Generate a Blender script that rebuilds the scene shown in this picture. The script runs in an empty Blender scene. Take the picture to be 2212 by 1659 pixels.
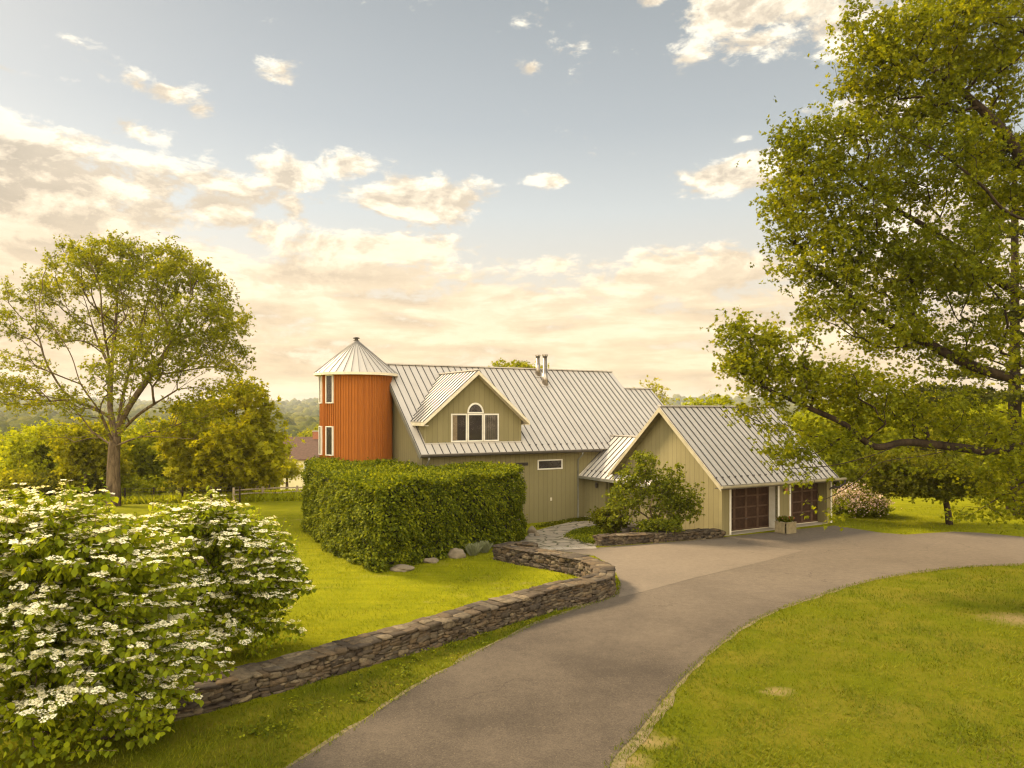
import bpy, bmesh, math, random
import numpy as np
from mathutils import Vector, Matrix
random.seed(7); RNG = np.random.default_rng(7)
R = math.radians

# ------------------------------------------------------------------ camera, world, sun, exposure
scene = bpy.context.scene
COL = scene.collection
F0, CX, HY, HC = 1573.0, 1106.0, 888.0, 5.7      # focal length and horizon in units of a 2212 px wide picture; eye height
cam_d = bpy.data.cameras.new("camera"); cam = bpy.data.objects.new("camera", cam_d); COL.objects.link(cam)
cam.location = (0, 0, HC); cam.rotation_euler = (R(90), 0, 0)
cam_d.sensor_width = 36; cam_d.lens = 36 * F0 / 2212; cam_d.shift_y = (HY - 829.5) / 2212
cam_d.clip_start = 0.1; cam_d.clip_end = 20000
scene.camera = cam
scene.render.resolution_x = 1024; scene.render.resolution_y = 768
scene.view_settings.view_transform = 'Standard'; scene.view_settings.look = 'None'
scene.view_settings.gamma = 1; scene.view_settings.exposure = 1.8
scene.cycles.filter_width = 1.25

SUN_AZ = -58.0     # degrees clockwise from +Y: the low sun stands beyond the left edge, a little ahead of the camera
SUN_EL = 37.0
sun_d = bpy.data.lights.new("sun", 'SUN'); sun = bpy.data.objects.new("sun", sun_d); COL.objects.link(sun)
sun_d.energy = 2.9; sun_d.angle = R(14); sun_d.color = (1.0, 0.80, 0.52)
sdir = Vector((math.sin(R(SUN_AZ)) * math.cos(R(SUN_EL)), math.cos(R(SUN_AZ)) * math.cos(R(SUN_EL)), math.sin(R(SUN_EL))))
sun.rotation_euler = sdir.to_track_quat('Z', 'Y').to_euler(); sun.location = (-60, 0, 60)

class NT:
    """small helper to write node trees"""
    def __init__(s, tree): s.t = tree; s.n = tree.nodes; s.l = tree.links
    def node(s, typ, **kw):
        n = s.n.new(typ)
        for k, v in kw.items():
            if isinstance(k, str) and k.startswith('_'): n.inputs[int(k[1:])].default_value = v
            else: setattr(n, k, v)
        return n
    def put(s, sock, v):
        if hasattr(v, 'links') or isinstance(v, bpy.types.NodeSocket): s.l.new(v, sock)
        else: sock.default_value = v
    def math(s, op, a, b=None, c=None, clamp=False):
        n = s.n.new('ShaderNodeMath'); n.operation = op; n.use_clamp = clamp
        s.put(n.inputs[0], a)
        if b is not None: s.put(n.inputs[1], b)
        if c is not None: s.put(n.inputs[2], c)
        return n.outputs[0]
    def vec(s, op, a, b=None, out=0):
        n = s.n.new('ShaderNodeVectorMath'); n.operation = op
        s.put(n.inputs[0], a)
        if b is not None: s.put(n.inputs[1], b)
        return n.outputs[out]
    def mix(s, fac, a, b, typ='MIX'):
        n = s.n.new('ShaderNodeMix'); n.data_type = 'RGBA'; n.blend_type = typ
        s.put(n.inputs[0], fac); s.put(n.inputs[6], a); s.put(n.inputs[7], b)
        return n.outputs[2]
    def ramp(s, fac, stops, interp='LINEAR'):
        n = s.n.new('ShaderNodeValToRGB'); n.color_ramp.interpolation = interp
        e = n.color_ramp.elements
        while len(e) > 1: e.remove(e[-1])
        e[0].position = stops[0][0]; e[0].color = tuple(stops[0][1][:3]) + (1,)
        for p, c in stops[1:]:
            x = e.new(p); x.color = tuple(c[:3]) + (1,)
        s.put(n.inputs[0], fac); return n.outputs[0]
    def mrange(s, v, a, b, c=0.0, d=1.0, smooth=False):
        n = s.n.new('ShaderNodeMapRange'); n.clamp = True
        if smooth: n.interpolation_type = 'SMOOTHSTEP'
        s.put(n.inputs[0], v); n.inputs[1].default_value = a; n.inputs[2].default_value = b
        n.inputs[3].default_value = c; n.inputs[4].default_value = d
        return n.outputs[0]
    def noise(s, vec, scale, detail=4, rough=0.55, dist=0.0, out=0):
        n = s.n.new('ShaderNodeTexNoise'); n.inputs['Scale'].default_value = scale
        n.inputs['Detail'].default_value = detail; n.inputs['Roughness'].default_value = rough
        n.inputs['Distortion'].default_value = dist
        if vec is not None: s.put(n.inputs['Vector'], vec)
        return n.outputs[out]

world = bpy.data.worlds.new("World"); scene.world = world; world.use_nodes = True
def build_world():
    t = NT(world.node_tree); t.n.clear()
    out = t.node('ShaderNodeOutputWorld'); bg = t.node('ShaderNodeBackground'); bg.inputs[1].default_value = 0.1
    t.l.new(bg.outputs[0], out.inputs[0])
    d = t.node('ShaderNodeTexCoord').outputs['Generated']
    sky = t.node('ShaderNodeTexSky'); sky.sky_type = 'NISHITA'; sky.sun_disc = False
    sky.sun_elevation = R(SUN_EL); sky.sun_rotation = R(SUN_AZ); sky.air_density = 1.3; sky.dust_density = 2.5; sky.ozone_density = 1.0
    sep = t.node('ShaderNodeSeparateXYZ'); t.l.new(d, sep.inputs[0])
    x, y, z = sep.outputs
    # clear air: grey blue overhead, warm cream towards the horizon (evening haze)
    clear = t.ramp(t.math('MAXIMUM', z, 0.0), [(0.0, (2.95, 2.3, 1.5)), (0.06, (2.95, 2.35, 1.6)), (0.14, (2.5, 2.12, 1.6)),
                   (0.26, (1.95, 1.98, 1.85)), (0.36, (1.40, 1.47, 1.44)), (0.5, (1.0, 1.06, 1.03)), (1.0, (1.05, 1.05, .95))])
    base = t.mix(0.08, clear, sky.outputs[0])
    # clouds: noise broken blobs, each set at its own direction in the sky
    st = t.vec('MULTIPLY', d, (1.0, 1.0, 2.1))
    n1 = t.noise(st, 7.5, 10, 0.64, 0.25)
    n2 = t.noise(t.vec('ADD', st, (-0.010, 0.0, 0.030)), 7.5, 10, 0.64, 0.25)
    big = t.noise(t.vec('MULTIPLY', d, (1.0, 1.0, 4.0)), 3.0, 5, 0.55)
    blobs = [(20,430,470,190,1.25),(230,535,360,90,1.2),(-20,330,270,110,1.1),(120,620,620,150,1.1),(470,455,110,60,.9),(370,205,95,42,.62),(430,238,60,26,.6),(285,283,95,36,.62),
             (612,150,75,42,.62),(1145,148,38,16,.5),(760,352,105,46,.75),(630,372,85,52,.66),(640,450,75,40,.5),(915,430,205,66,.95),(1185,393,72,28,.72),
             (820,535,280,46,.7),(700,600,420,60,.75),(880,660,500,50,.7),(1200,570,170,42,.6),(1500,600,330,75,.85),(1560,385,130,50,.8),(1640,350,90,45,.7),
             (1600,300,30,12,.5),(1640,15,240,60,.95),(1650,85,110,42,.7),(1490,115,60,46,.5),(1870,40,170,90,.75),(1400,5,60,18,.5),
             (350,370,110,36,.35),(420,385,60,22,.6),(520,420,120,50,.5),(590,500,110,50,.5),(1380,545,40,18,.5),(20,150,50,14,.4),(1900,250,200,60,.6),(2100,480,300,120,.7)]
    field = None
    for (px, py, rx, ry, k) in blobs:
        v = Vector((px - CX, F0, HY - py)); L = v.length; v /= L
        s_ = L / F0
        dd = t.vec('SUBTRACT', d, tuple(v))
        sc = (F0 / rx * 1.0 * s_, 0.6, F0 / ry * s_)
        le = t.vec('LENGTH', t.vec('MULTIPLY', dd, sc), out=1)
        b = t.math('MULTIPLY', t.math('SUBTRACT', 1.0, le), k)
        field = b if field is None else t.math('MAXIMUM', field, b)
    field = t.math('MULTIPLY', field, t.mrange(y, 0.0, 0.2))
    lowband = t.mrange(z, 0.25, 0.12, -0.15, 0.50, True)
    field = t.math('MAXIMUM', t.math('MAXIMUM', field, lowband), t.mrange(y, 0.1, -0.5, -0.1, 0.4))
    field = t.math('MAXIMUM', field, -0.3)
    dens = t.math('ADD', field, t.math('MULTIPLY', t.math('SUBTRACT', n1, 0.5), 1.75))
    dens = t.math('ADD', dens, t.math('MULTIPLY', t.math('SUBTRACT', big, 0.5), 0.5))
    streak = t.noise(t.vec('MULTIPLY', d, (1.0, 1.0, 6.5)), 5.0, 8, 0.6, 0.2)
    dens = t.math('ADD', dens, t.math('MULTIPLY', t.math('MULTIPLY', t.math('SUBTRACT', streak, 0.47), 1.6), t.mrange(z, 0.26, 0.12)))
    fluff = t.noise(st, 26.0, 8, 0.68, 0.3)
    dens = t.math('ADD', dens, t.math('MULTIPLY', t.math('SUBTRACT', fluff, 0.5), 1.15))
    mask = t.mrange(dens, 0.10, 0.44, 0.0, 1.0, True)
    relief = t.mrange(t.math('SUBTRACT', n1, n2), -0.06, 0.05, 0.0, 1.0)
    relief = t.mix(t.mrange(z, 0.24, 0.12), relief, t.mrange(t.math('ADD', t.math('MULTIPLY', streak, .7), t.math('MULTIPLY', n1, .3)), .41, .57))
    thick = t.mrange(dens, 0.35, 1.1)
    lit = t.ramp(t.math('ADD', t.math('MULTIPLY', relief, 0.75), t.math('MULTIPLY', t.math('SUBTRACT', 1.0, thick), 0.25)),
                 [(0.0, (1.85, 1.60, 1.25)), (0.35, (2.6, 2.22, 1.7)), (0.65, (3.1, 2.7, 2.05)), (1.0, (3.8, 3.5, 2.85))])
    warm = t.mix(t.mrange(z, 0.30, 0.05), lit, t.mix(1.0, lit, (0.98, 0.86, 0.69, 1), 'MULTIPLY'))
    col = t.mix(t.math('MULTIPLY', mask, 0.93), base, warm)
    # added front fill: the unseen sky behind the camera and overhead is boosted
    side = t.mrange(y, 0.15, -0.6, 1.0, 3.5, True)
    over = t.mrange(z, 0.55, 0.95, 1.0, 1.8, True)
    col = t.vec('SCALE', col, None) if False else t.mix(1.0, col, (1, 1, 1, 1), 'MULTIPLY')
    sc = t.node('ShaderNodeVectorMath', operation='SCALE'); t.l.new(col, sc.inputs[0]); t.l.new(t.math('MULTIPLY', side, over), sc.inputs[3])
    t.l.new(sc.outputs[0], bg.inputs[0])
build_world()
world.cycles.sampling_method = 'MANUAL'; world.cycles.sample_map_resolution = 512

# ------------------------------------------------------------------ helpers
def tag(o, label=None, cat=None, group=None, kind=None):
    if label: o['label'] = label
    if cat: o['category'] = cat
    if group: o['group'] = group
    if kind: o['kind'] = kind
    return o
def empty(name, loc=(0, 0, 0), rz=0.0, parent=None):
    o = bpy.data.objects.new(name, None); COL.objects.link(o); o.location = loc; o.rotation_euler = (0, 0, rz)
    o.empty_display_size = 0.3
    if parent: o.parent = parent
    return o
def Q(px, py, Y): return Vector(((px - CX) / F0 * Y, Y, HC + (HY - py) / F0 * Y))
def P(px, py, z=0.0):
    Y = F0 * (HC - z) / (py - HY); return Vector(((px - CX) / F0 * Y, Y, z))
def smooth01(t): t = np.clip(t, 0, 1); return t * t * (3 - 2 * t)

def mesh_np(name, verts, faces_flat, loop_totals, mat, parent=None, smooth=False, mats=None, midx=None):
    me = bpy.data.meshes.new(name)
    verts = np.asarray(verts, dtype=np.float32).reshape(-1, 3)
    ff = np.asarray(faces_flat, dtype=np.int32).ravel(); lt = np.asarray(loop_totals, dtype=np.int32)
    me.vertices.add(len(verts)); me.vertices.foreach_set('co', verts.ravel())
    me.loops.add(len(ff)); me.loops.foreach_set('vertex_index', ff)
    me.polygons.add(len(lt)); ls = np.zeros(len(lt), np.int32); ls[1:] = np.cumsum(lt)[:-1]
    me.polygons.foreach_set('loop_start', ls); me.polygons.foreach_set('loop_total', lt)
    if smooth: me.polygons.foreach_set('use_smooth', np.ones(len(lt), bool))
    for m in (mats or [mat]): me.materials.append(m)
    if midx is not None: me.polygons.foreach_set('material_index', np.asarray(midx, np.int32))
    me.update(calc_edges=True)
    o = bpy.data.objects.new(name, me); COL.objects.link(o)
    if parent: o.parent = parent
    return o

class MB:
    """mesh builder: boxes, prisms, bars and tubes gathered into ONE mesh"""
    def __init__(s): s.v = []; s.f = []
    def add(s, vs, fs):
        b = len(s.v); s.v += [tuple(p) for p in vs]; s.f += [tuple(b + i for i in f) for f in fs]; return s
    def box(s, x0, x1, y0, y1, z0, z1):
        return s.add([(x0,y0,z0),(x1,y0,z0),(x1,y1,z0),(x0,y1,z0),(x0,y0,z1),(x1,y0,z1),(x1,y1,z1),(x0,y1,z1)],
                     [(0,3,2,1),(4,5,6,7),(0,1,5,4),(1,2,6,5),(2,3,7,6),(3,0,4,7)])
    def hexa(s, p):   # 8 points, bottom 4 then top 4
        return s.add(p, [(0,3,2,1),(4,5,6,7),(0,1,5,4),(1,2,6,5),(2,3,7,6),(3,0,4,7)])
    def prism(s, poly, off):   # polygon of 3d points, extruded by vector
        n = len(poly); a = [Vector(p) for p in poly]; b = [p + Vector(off) for p in a]
        return s.add(a + b, [tuple(range(n))[::-1], tuple(range(n, 2*n))] + [(i, (i+1) % n, n + (i+1) % n, n + i) for i in range(n)])
    def bar(s, a, b, w, h, up=(0,0,1)):
        a = Vector(a); b = Vector(b); d = (b - a).normalized(); up = Vector(up)
        x = d.cross(up).normalized() * w / 2; z = x.cross(d).normalized() * h / 2
        return s.hexa([a-x-z, a+x-z, b+x-z, b-x-z, a-x+z, a+x+z, b+x+z, b-x+z])
    def tube(s, pts, rad, n=8, cap=True):
        pts = [Vector(p) for p in pts]; rad = rad if hasattr(rad, '__len__') else [rad] * len(pts)
        base = len(s.v); prev = None
        for i, p in enumerate(pts):
            d = (pts[min(i+1, len(pts)-1)] - pts[max(i-1, 0)]).normalized()
            if prev is None: prev = d.orthogonal().normalized()
            x = (prev - d * prev.dot(d)).normalized(); prev = x; y = d.cross(x)
            for k in range(n):
                a = 2 * math.pi * k / n; s.v.append(tuple(p + (x * math.cos(a) + y * math.sin(a)) * rad[i]))
        for i in range(len(pts) - 1):
            for k in range(n):
                a = base + i*n + k; b = base + i*n + (k+1) % n; s.f.append((a, b, b + n, a + n))
        if cap: s.f.append(tuple(base + k for k in range(n))[::-1]); s.f.append(tuple(base + (len(pts)-1)*n + k for k in range(n)))
        return s
    def build(s, name, mat, parent=None, smooth=False, bevel=0.0):
        me = bpy.data.meshes.new(name); me.from_pydata(s.v, [], s.f); me.materials.append(mat); me.update()
        bm = bmesh.new(); bm.from_mesh(me); bmesh.ops.recalc_face_normals(bm, faces=bm.faces); bm.to_mesh(me); bm.free()
        if smooth: me.polygons.foreach_set('use_smooth', [True] * len(me.polygons))
        o = bpy.data.objects.new(name, me); COL.objects.link(o)
        if parent: o.parent = parent
        if bevel:
            m = o.modifiers.new('b', 'BEVEL'); m.width = bevel; m.segments = 2; m.limit_method = 'ANGLE'
        return o

# ------------------------------------------------------------------ materials
def pmat(name, c1, c2=None, scale=4.0, rough=0.75, metal=0.0, bump=0.0, bscale=30.0, coords='Object', spec=0.4, detail=6):
    m = bpy.data.materials.new(name); m.use_nodes = True; t = NT(m.node_tree)
    b = t.n['Principled BSDF']; b.inputs['Roughness'].default_value = rough; b.inputs['Metallic'].default_value = metal
    b.inputs['Specular IOR Level'].default_value = spec
    co = t.node('ShaderNodeTexCoord').outputs[coords]
    c2 = c2 or tuple(x * 0.75 for x in c1)
    n = t.noise(co, scale, detail, 0.6)
    col = t.mix(t.mrange(n, 0.3, 0.7), tuple(c1) + (1,), tuple(c2) + (1,))
    t.l.new(col, b.inputs['Base Color'])
    if bump:
        bn = t.node('ShaderNodeBump'); bn.inputs['Strength'].default_value = bump; bn.inputs['Distance'].default_value = 0.02
        t.l.new(t.noise(co, bscale, 6, 0.65), bn.inputs['Height']); t.l.new(bn.outputs[0], b.inputs['Normal'])
    m['_'] = 0
    return m
def siding(name, c1, c2, axis, pitch=0.305, depth=0.5):
    """vertical boards with a narrow groove every `pitch` metres along object axis 0 or 1, weather streaks"""
    m = bpy.data.materials.new(name); m.use_nodes = True; t = NT(m.node_tree); b = t.n['Principled BSDF']
    b.inputs['Roughness'].default_value = 0.85; b.inputs['Specular IOR Level'].default_value = 0.25
    co = t.node('ShaderNodeTexCoord').outputs['Object']; sp = t.node('ShaderNodeSeparateXYZ'); t.l.new(co, sp.inputs[0])
    a = sp.outputs[axis] if axis < 2 else t.math('MULTIPLY', t.math('ARCTAN2', sp.outputs[1], sp.outputs[0]), 84/(2*math.pi))
    q = t.math('DIVIDE', a, pitch); fr = t.math('FRACT', q); cell = t.math('FLOOR', q)
    g = t.math('LESS_THAN', fr, 0.055)
    wn = t.node('ShaderNodeTexWhiteNoise', noise_dimensions='1D'); t.l.new(cell, wn.inputs['W'])
    streak = t.noise(t.vec('MULTIPLY', co, (9.0, 9.0, 0.7)), 3.0, 7, 0.65)
    blot = t.noise(co, 0.8, 4, 0.5)
    f = t.math('ADD', t.math('MULTIPLY', streak, 0.6), t.math('ADD', t.math('MULTIPLY', wn.outputs[0], 0.22), t.math('MULTIPLY', blot, 0.35)))
    col = t.mix(t.mrange(f, 0.3, 0.9), tuple(c1) + (1,), tuple(c2) + (1,))
    col = t.mix(t.math('MULTIPLY', g, 0.72), col, tuple(x * 0.3 for x in c1) + (1,))
    t.l.new(col, b.inputs['Base Color'])
    bn = t.node('ShaderNodeBump'); bn.inputs['Strength'].default_value = depth; bn.inputs['Distance'].default_value = 0.02
    hgt = t.math('SUBTRACT', t.math('MULTIPLY', streak, 0.35), g); t.l.new(hgt, bn.inputs['Height']); t.l.new(bn.outputs[0], b.inputs['Normal'])
    return m
def leafmat(name, cols, trans=0.35, nscale=0.5, rough=0.55, patch=0.5):
    m = bpy.data.materials.new(name); m.use_nodes = True; t = NT(m.node_tree); t.n.clear()
    out = t.node('ShaderNodeOutputMaterial')
    rnd = t.node('ShaderNodeNewGeometry').outputs['Random Per Island']
    co = t.node('ShaderNodeTexCoord').outputs['Object']
    f = t.math('ADD', t.math('MULTIPLY', rnd, 1 - patch), t.math('MULTIPLY', t.mrange(t.noise(co, nscale, 4, 0.6), 0.3, 0.7), patch))
    k = len(cols) - 1
    col = t.ramp(f, [(i / k, c) for i, c in enumerate(cols)])
    d = t.node('ShaderNodeBsdfDiffuse'); t.l.new(col, d.inputs[0])
    tr = t.node('ShaderNodeBsdfTranslucent'); t.l.new(t.mix(1.0, col, (1.5, 1.35, 0.45, 1), 'MULTIPLY'), tr.inputs[0])
    g = t.node('ShaderNodeBsdfGlossy'); g.inputs['Roughness'].default_value = rough; g.inputs[0].default_value = (0.9, 0.85, 0.6, 1)
    m1 = t.node('ShaderNodeMixShader'); m1.inputs[0].default_value = trans; t.l.new(d.outputs[0], m1.inputs[1]); t.l.new(tr.outputs[0], m1.inputs[2])
    m2 = t.node('ShaderNodeMixShader'); m2.inputs[0].default_value = 0.008; t.l.new(m1.outputs[0], m2.inputs[1]); t.l.new(g.outputs[0], m2.inputs[2])
    t.l.new(m2.outputs[0], out.inputs[0]); return m
def barkmat(name, c1, c2, sc=6):
    m = bpy.data.materials.new(name); m.use_nodes = True; t = NT(m.node_tree); b = t.n['Principled BSDF']
    b.inputs['Roughness'].default_value = 0.95; b.inputs['Specular IOR Level'].default_value = 0.1
    co = t.vec('MULTIPLY', t.node('ShaderNodeTexCoord').outputs['Object'], (1, 1, 0.3))
    n = t.noise(co, sc, 8, 0.7, 0.6)
    t.l.new(t.mix(t.mrange(n, 0.35, 0.65), tuple(c1) + (1,), tuple(c2) + (1,)), b.inputs['Base Color'])
    bn = t.node('ShaderNodeBump'); bn.inputs['Strength'].default_value = 0.9; bn.inputs['Distance'].default_value = 0.05
    t.l.new(n, bn.inputs['Height']); t.l.new(bn.outputs[0], b.inputs['Normal']); return m

M = {}
M['green_x'] = siding('olive board siding', (.245,.208,.098), (.18,.152,.068), 0)
M['green_y'] = siding('olive board siding gable', (.245,.208,.098), (.18,.152,.068), 1)
M['orange'] = siding('orange cedar boards', (.40,.130,.018), (.235,.070,.010), 2, 1.0)
M['trim'] = pmat('cream painted trim', (.72,.64,.46), (.55,.48,.34), 3, .6)
M['white'] = pmat('white painted wood', (.74,.70,.60), (.62,.57,.46), 3, .6)
M['barge'] = pmat('weathered barge board', (.38,.33,.21), (.28,.245,.155), 3, .7)
M['dark_trim'] = pmat('dark gutter metal', (.10,.085,.065), (.06,.05,.04), 3, .5, .4)
M['gutter'] = pmat('grey green gutter', (.22,.21,.16), (.15,.145,.11), 3, .5, .2)
M['brown'] = pmat('stained garage door wood', (.115,.068,.042), (.060,.035,.022), 3.5, .75, 0, .3, 18, spec=.1)
M['brown_dark'] = pmat('door panel wood', (.062,.032,.018), (.032,.018,.011), 6, .8, spec=.1)
M['cone_seam'] = pmat('cone seam rib', (.20,.185,.165), (.16,.15,.135), 4, .5, .2)
M['steel'] = pmat('flue steel', (.42,.37,.30), (.24,.20,.16), 6, .35, .9)
M['rubber'] = pmat('black lead', (.05,.05,.05), None, 5, .6)
M['curtain'] = pmat('curtain cloth', (.30,.22,.13), (.2,.14,.08), 8, .9)
M['inside'] = pmat('dark room', (.018,.012,.009), (.03,.02,.014), 2, .9)
M['concrete'] = pmat('pale concrete', (.36,.31,.24), (.26,.22,.17), 2.5, .9, 0, .3, 25)
M['planter'] = pmat('weathered planter wood', (.30,.24,.13), (.20,.16,.09), 6, .9, 0, .4, 20)
M['soil'] = pmat('bark mulch', (.07,.045,.025), (.035,.022,.014), 9, .95, 0, .8, 20)
M['rail'] = pmat('weathered split rail', (.42,.34,.22), (.26,.2,.13), 5, .9, 0, .5, 14)
M['brick'] = pmat('brick chimney', (.36,.14,.07), (.24,.09,.05), 5, .9)
M['shingle'] = pmat('brown shingles', (.115,.062,.040), (.080,.044,.028), 3, .95, 0, .6, 6)
M['cream_wall'] = pmat('cream clapboard', (.66,.58,.34), (.56,.48,.28), 1, .8)
M['rock'] = pmat('pale boulder', (.24,.19,.125), (.12,.095,.06), 3, .9, 0, .8, 9)
def metalroof():
    m = bpy.data.materials.new('standing seam metal'); m.use_nodes = True; t = NT(m.node_tree); b = t.n['Principled BSDF']
    co = t.node('ShaderNodeTexCoord').outputs['Object']
    n = t.noise(co, 0.6, 5, 0.6); n2 = t.noise(t.vec('MULTIPLY', co, (6, .6, .6)), 2, 5, 0.6)
    t.l.new(t.mix(t.mrange(t.math('ADD', t.math('MULTIPLY', n, .6), t.math('MULTIPLY', n2, .4)), 0.35, 0.65), (.50,.455,.395,1), (.42,.385,.335,1)), b.inputs['Base Color'])
    sp = t.node('ShaderNodeSeparateXYZ'); t.l.new(co, sp.inputs[0]); wn = t.node('ShaderNodeTexWhiteNoise', noise_dimensions='1D'); t.l.new(t.math('FLOOR', t.math('DIVIDE', t.math('SUBTRACT', sp.outputs[0], .02), .415)), wn.inputs['W'])
    old = b.inputs['Base Color'].links[0].from_socket; t.l.new(t.mix(t.math('MULTIPLY', wn.outputs[0], .22), old, (.45,.39,.31,1)), b.inputs['Base Color'])
    b.inputs['Roughness'].default_value = 0.42; b.inputs['Metallic'].default_value = 0.15
    t.l.new(t.mrange(n2, .3, .7, .36, .5), b.inputs['Roughness']); return m
M['roof'] = metalroof()
M['seam'] = pmat('roof seam rib', (.085,.080,.075), (.062,.059,.056), 4, .7, 0, spec=.15)
M['guard'] = pmat('snow guard', (.08,.07,.065), None, 4, .6, .2)
def glass():
    m = bpy.data.materials.new('window glass'); m.use_nodes = True; t = NT(m.node_tree); t.n.clear(); out = t.node('ShaderNodeOutputMaterial')
    g = t.node('ShaderNodeBsdfGlossy'); g.inputs[1].default_value = 0.03; g.inputs[0].default_value = (.9,.9,.9,1)
    tr = t.node('ShaderNodeBsdfTransparent'); fr = t.node('ShaderNodeLayerWeight'); fr.inputs[0].default_value = .5
    mx = t.node('ShaderNodeMixShader'); t.l.new(t.math('ADD', t.math('MULTIPLY', t.math('POWER', fr.outputs['Facing'], 5.0), .8), .018), mx.inputs[0])
    t.l.new(tr.outputs[0], mx.inputs[1]); t.l.new(g.outputs[0], mx.inputs[2]); t.l.new(mx.outputs[0], out.inputs[0]); return m
M['glass'] = glass()
GL = (1.0,)
M['oak_leaf'] = leafmat('oak leaves', [(.034,.046,.002), (.135,.155,.004), (.32,.31,.009)], .52, .35)
M['tree_leaf'] = leafmat('maple leaves', [(.065,.080,.002), (.175,.19,.005), (.35,.33,.010)], .50, .4)
M['yellow_leaf'] = leafmat('yellow green leaves', [(.15,.17,.006), (.27,.295,.008), (.42,.425,.014)], .45, .25)
M['mid_leaf'] = leafmat('olive green leaves', [(.12,.125,.005), (.27,.265,.008), (.46,.43,.016)], .45, .25)
M['dark_leaf'] = leafmat('dark green leaves', [(.036,.044,.003), (.095,.10,.005), (.19,.175,.009)], .40, .3)
M['pine_leaf'] = leafmat('pine needles', [(.030,.038,.006), (.055,.062,.010), (.085,.088,.014)], .25, .4)
M['hedge_leaf'] = leafmat('clipped hedge leaves', [(.026,.038,.002), (.095,.118,.005), (.27,.28,.009)], .38, .8, patch=.3)
M['vib_leaf'] = leafmat('viburnum leaves', [(.048,.070,.003), (.17,.21,.007), (.39,.42,.013)], .42, .9, patch=.3)
M['shrub_leaf'] = leafmat('garden shrub leaves', [(.045,.060,.005), (.125,.145,.009), (.27,.28,.018)], .40, .9, patch=.3)
M['flower'] = leafmat('white lacecap florets', [(.74,.69,.46), (.84,.79,.58), (.89,.85,.68)], .25, 2)
M['fertile'] = leafmat('green flower centres', [(.35,.36,.16), (.45,.44,.22), (.5,.48,.26)], .1, 2)
M['pink'] = leafmat('pink blossom', [(.58,.40,.34), (.70,.52,.46), (.78,.64,.56)], .2, 2)
M['red'] = leafmat('red petals', [(.45,.05,.05), (.5,.09,.09), (.55,.2,.18)], .2, 2)
M['lavender'] = leafmat('grey lavender', [(.13,.15,.07), (.2,.21,.11), (.26,.26,.16)], .2, 2)
M['bark'] = barkmat('grey bark', (.19,.135,.078), (.045,.031,.018), 4)
M['bark_dark'] = barkmat('dark bark', (.055,.038,.022), (.018,.013,.009), 5)
M['twig'] = barkmat('bare twigs', (.20,.14,.08), (.11,.08,.05))

# ------------------------------------------------------------------ terrain
HO = Vector((-4.63, 36.8, 0.0))                  # front left corner of the main eave, the house origin
C30, S30 = math.cos(R(30)), math.sin(R(30))
def hv(x, y): return -(x - HO.x) * S30 + (y - HO.y) * C30
def hz(x, y):
    x = np.asarray(x, float); y = np.asarray(y, float)
    v = hv(x, y)
    right = smooth01((x - 9.0) / 4.0)
    h = -0.55 * smooth01((v + 9.5) / 9.0) * (1 - right) - 0.45 * right * smooth01((y - 40) / 14)
    t = np.maximum(0, y - 0.35 * np.minimum(x, 10) - 50)
    h2 = np.where(t < 17, -0.003 * t * t, -0.867 - 0.102 * (t - 17))
    h2 = np.maximum(h2, -0.867 - 0.102 * 233) 
    r = np.sqrt(x * x + y * y)
    hill = 58 * smooth01((r - 900) / 2400) * (0.82 + 0.13 * np.sin(x / 520 + 1.0) + 0.08 * np.sin(x / 190 + y / 700) + .05 * np.sin(x / 90))
    mid = 9 * smooth01((r - 350) / 400) * (0.6 + 0.5 * np.sin(x / 210 + y / 330 + 2)) 
    fw = smooth01((y - 60) / 100)
    return h + h2 + (hill + mid) * fw
def gz(x, y): return float(hz(x, y))

def spaced(a, b, n, c=0.0, k=5.0):
    s = np.linspace(-1, 1, n); q = np.sinh(s * k) / math.sinh(k)
    return np.where(q < 0, c + q * (c - a), c + q * (b - c))
xs = spaced(-4200, 4200, 330, 0, 5.6); ys = np.concatenate([np.linspace(-60, 2, 16), 2 + (4600) * (np.sinh(np.linspace(0.02, 1, 330) * 5.6) / math.sinh(5.6))])
XX, YY = np.meshgrid(xs, ys); ZZ = hz(XX, YY)
nv, nu = XX.shape
idx = np.arange(nv * nu).reshape(nv, nu)
fl = np.stack([idx[:-1, :-1], idx[:-1, 1:], idx[1:, 1:], idx[1:, :-1]], -1).reshape(-1, 4)

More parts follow.
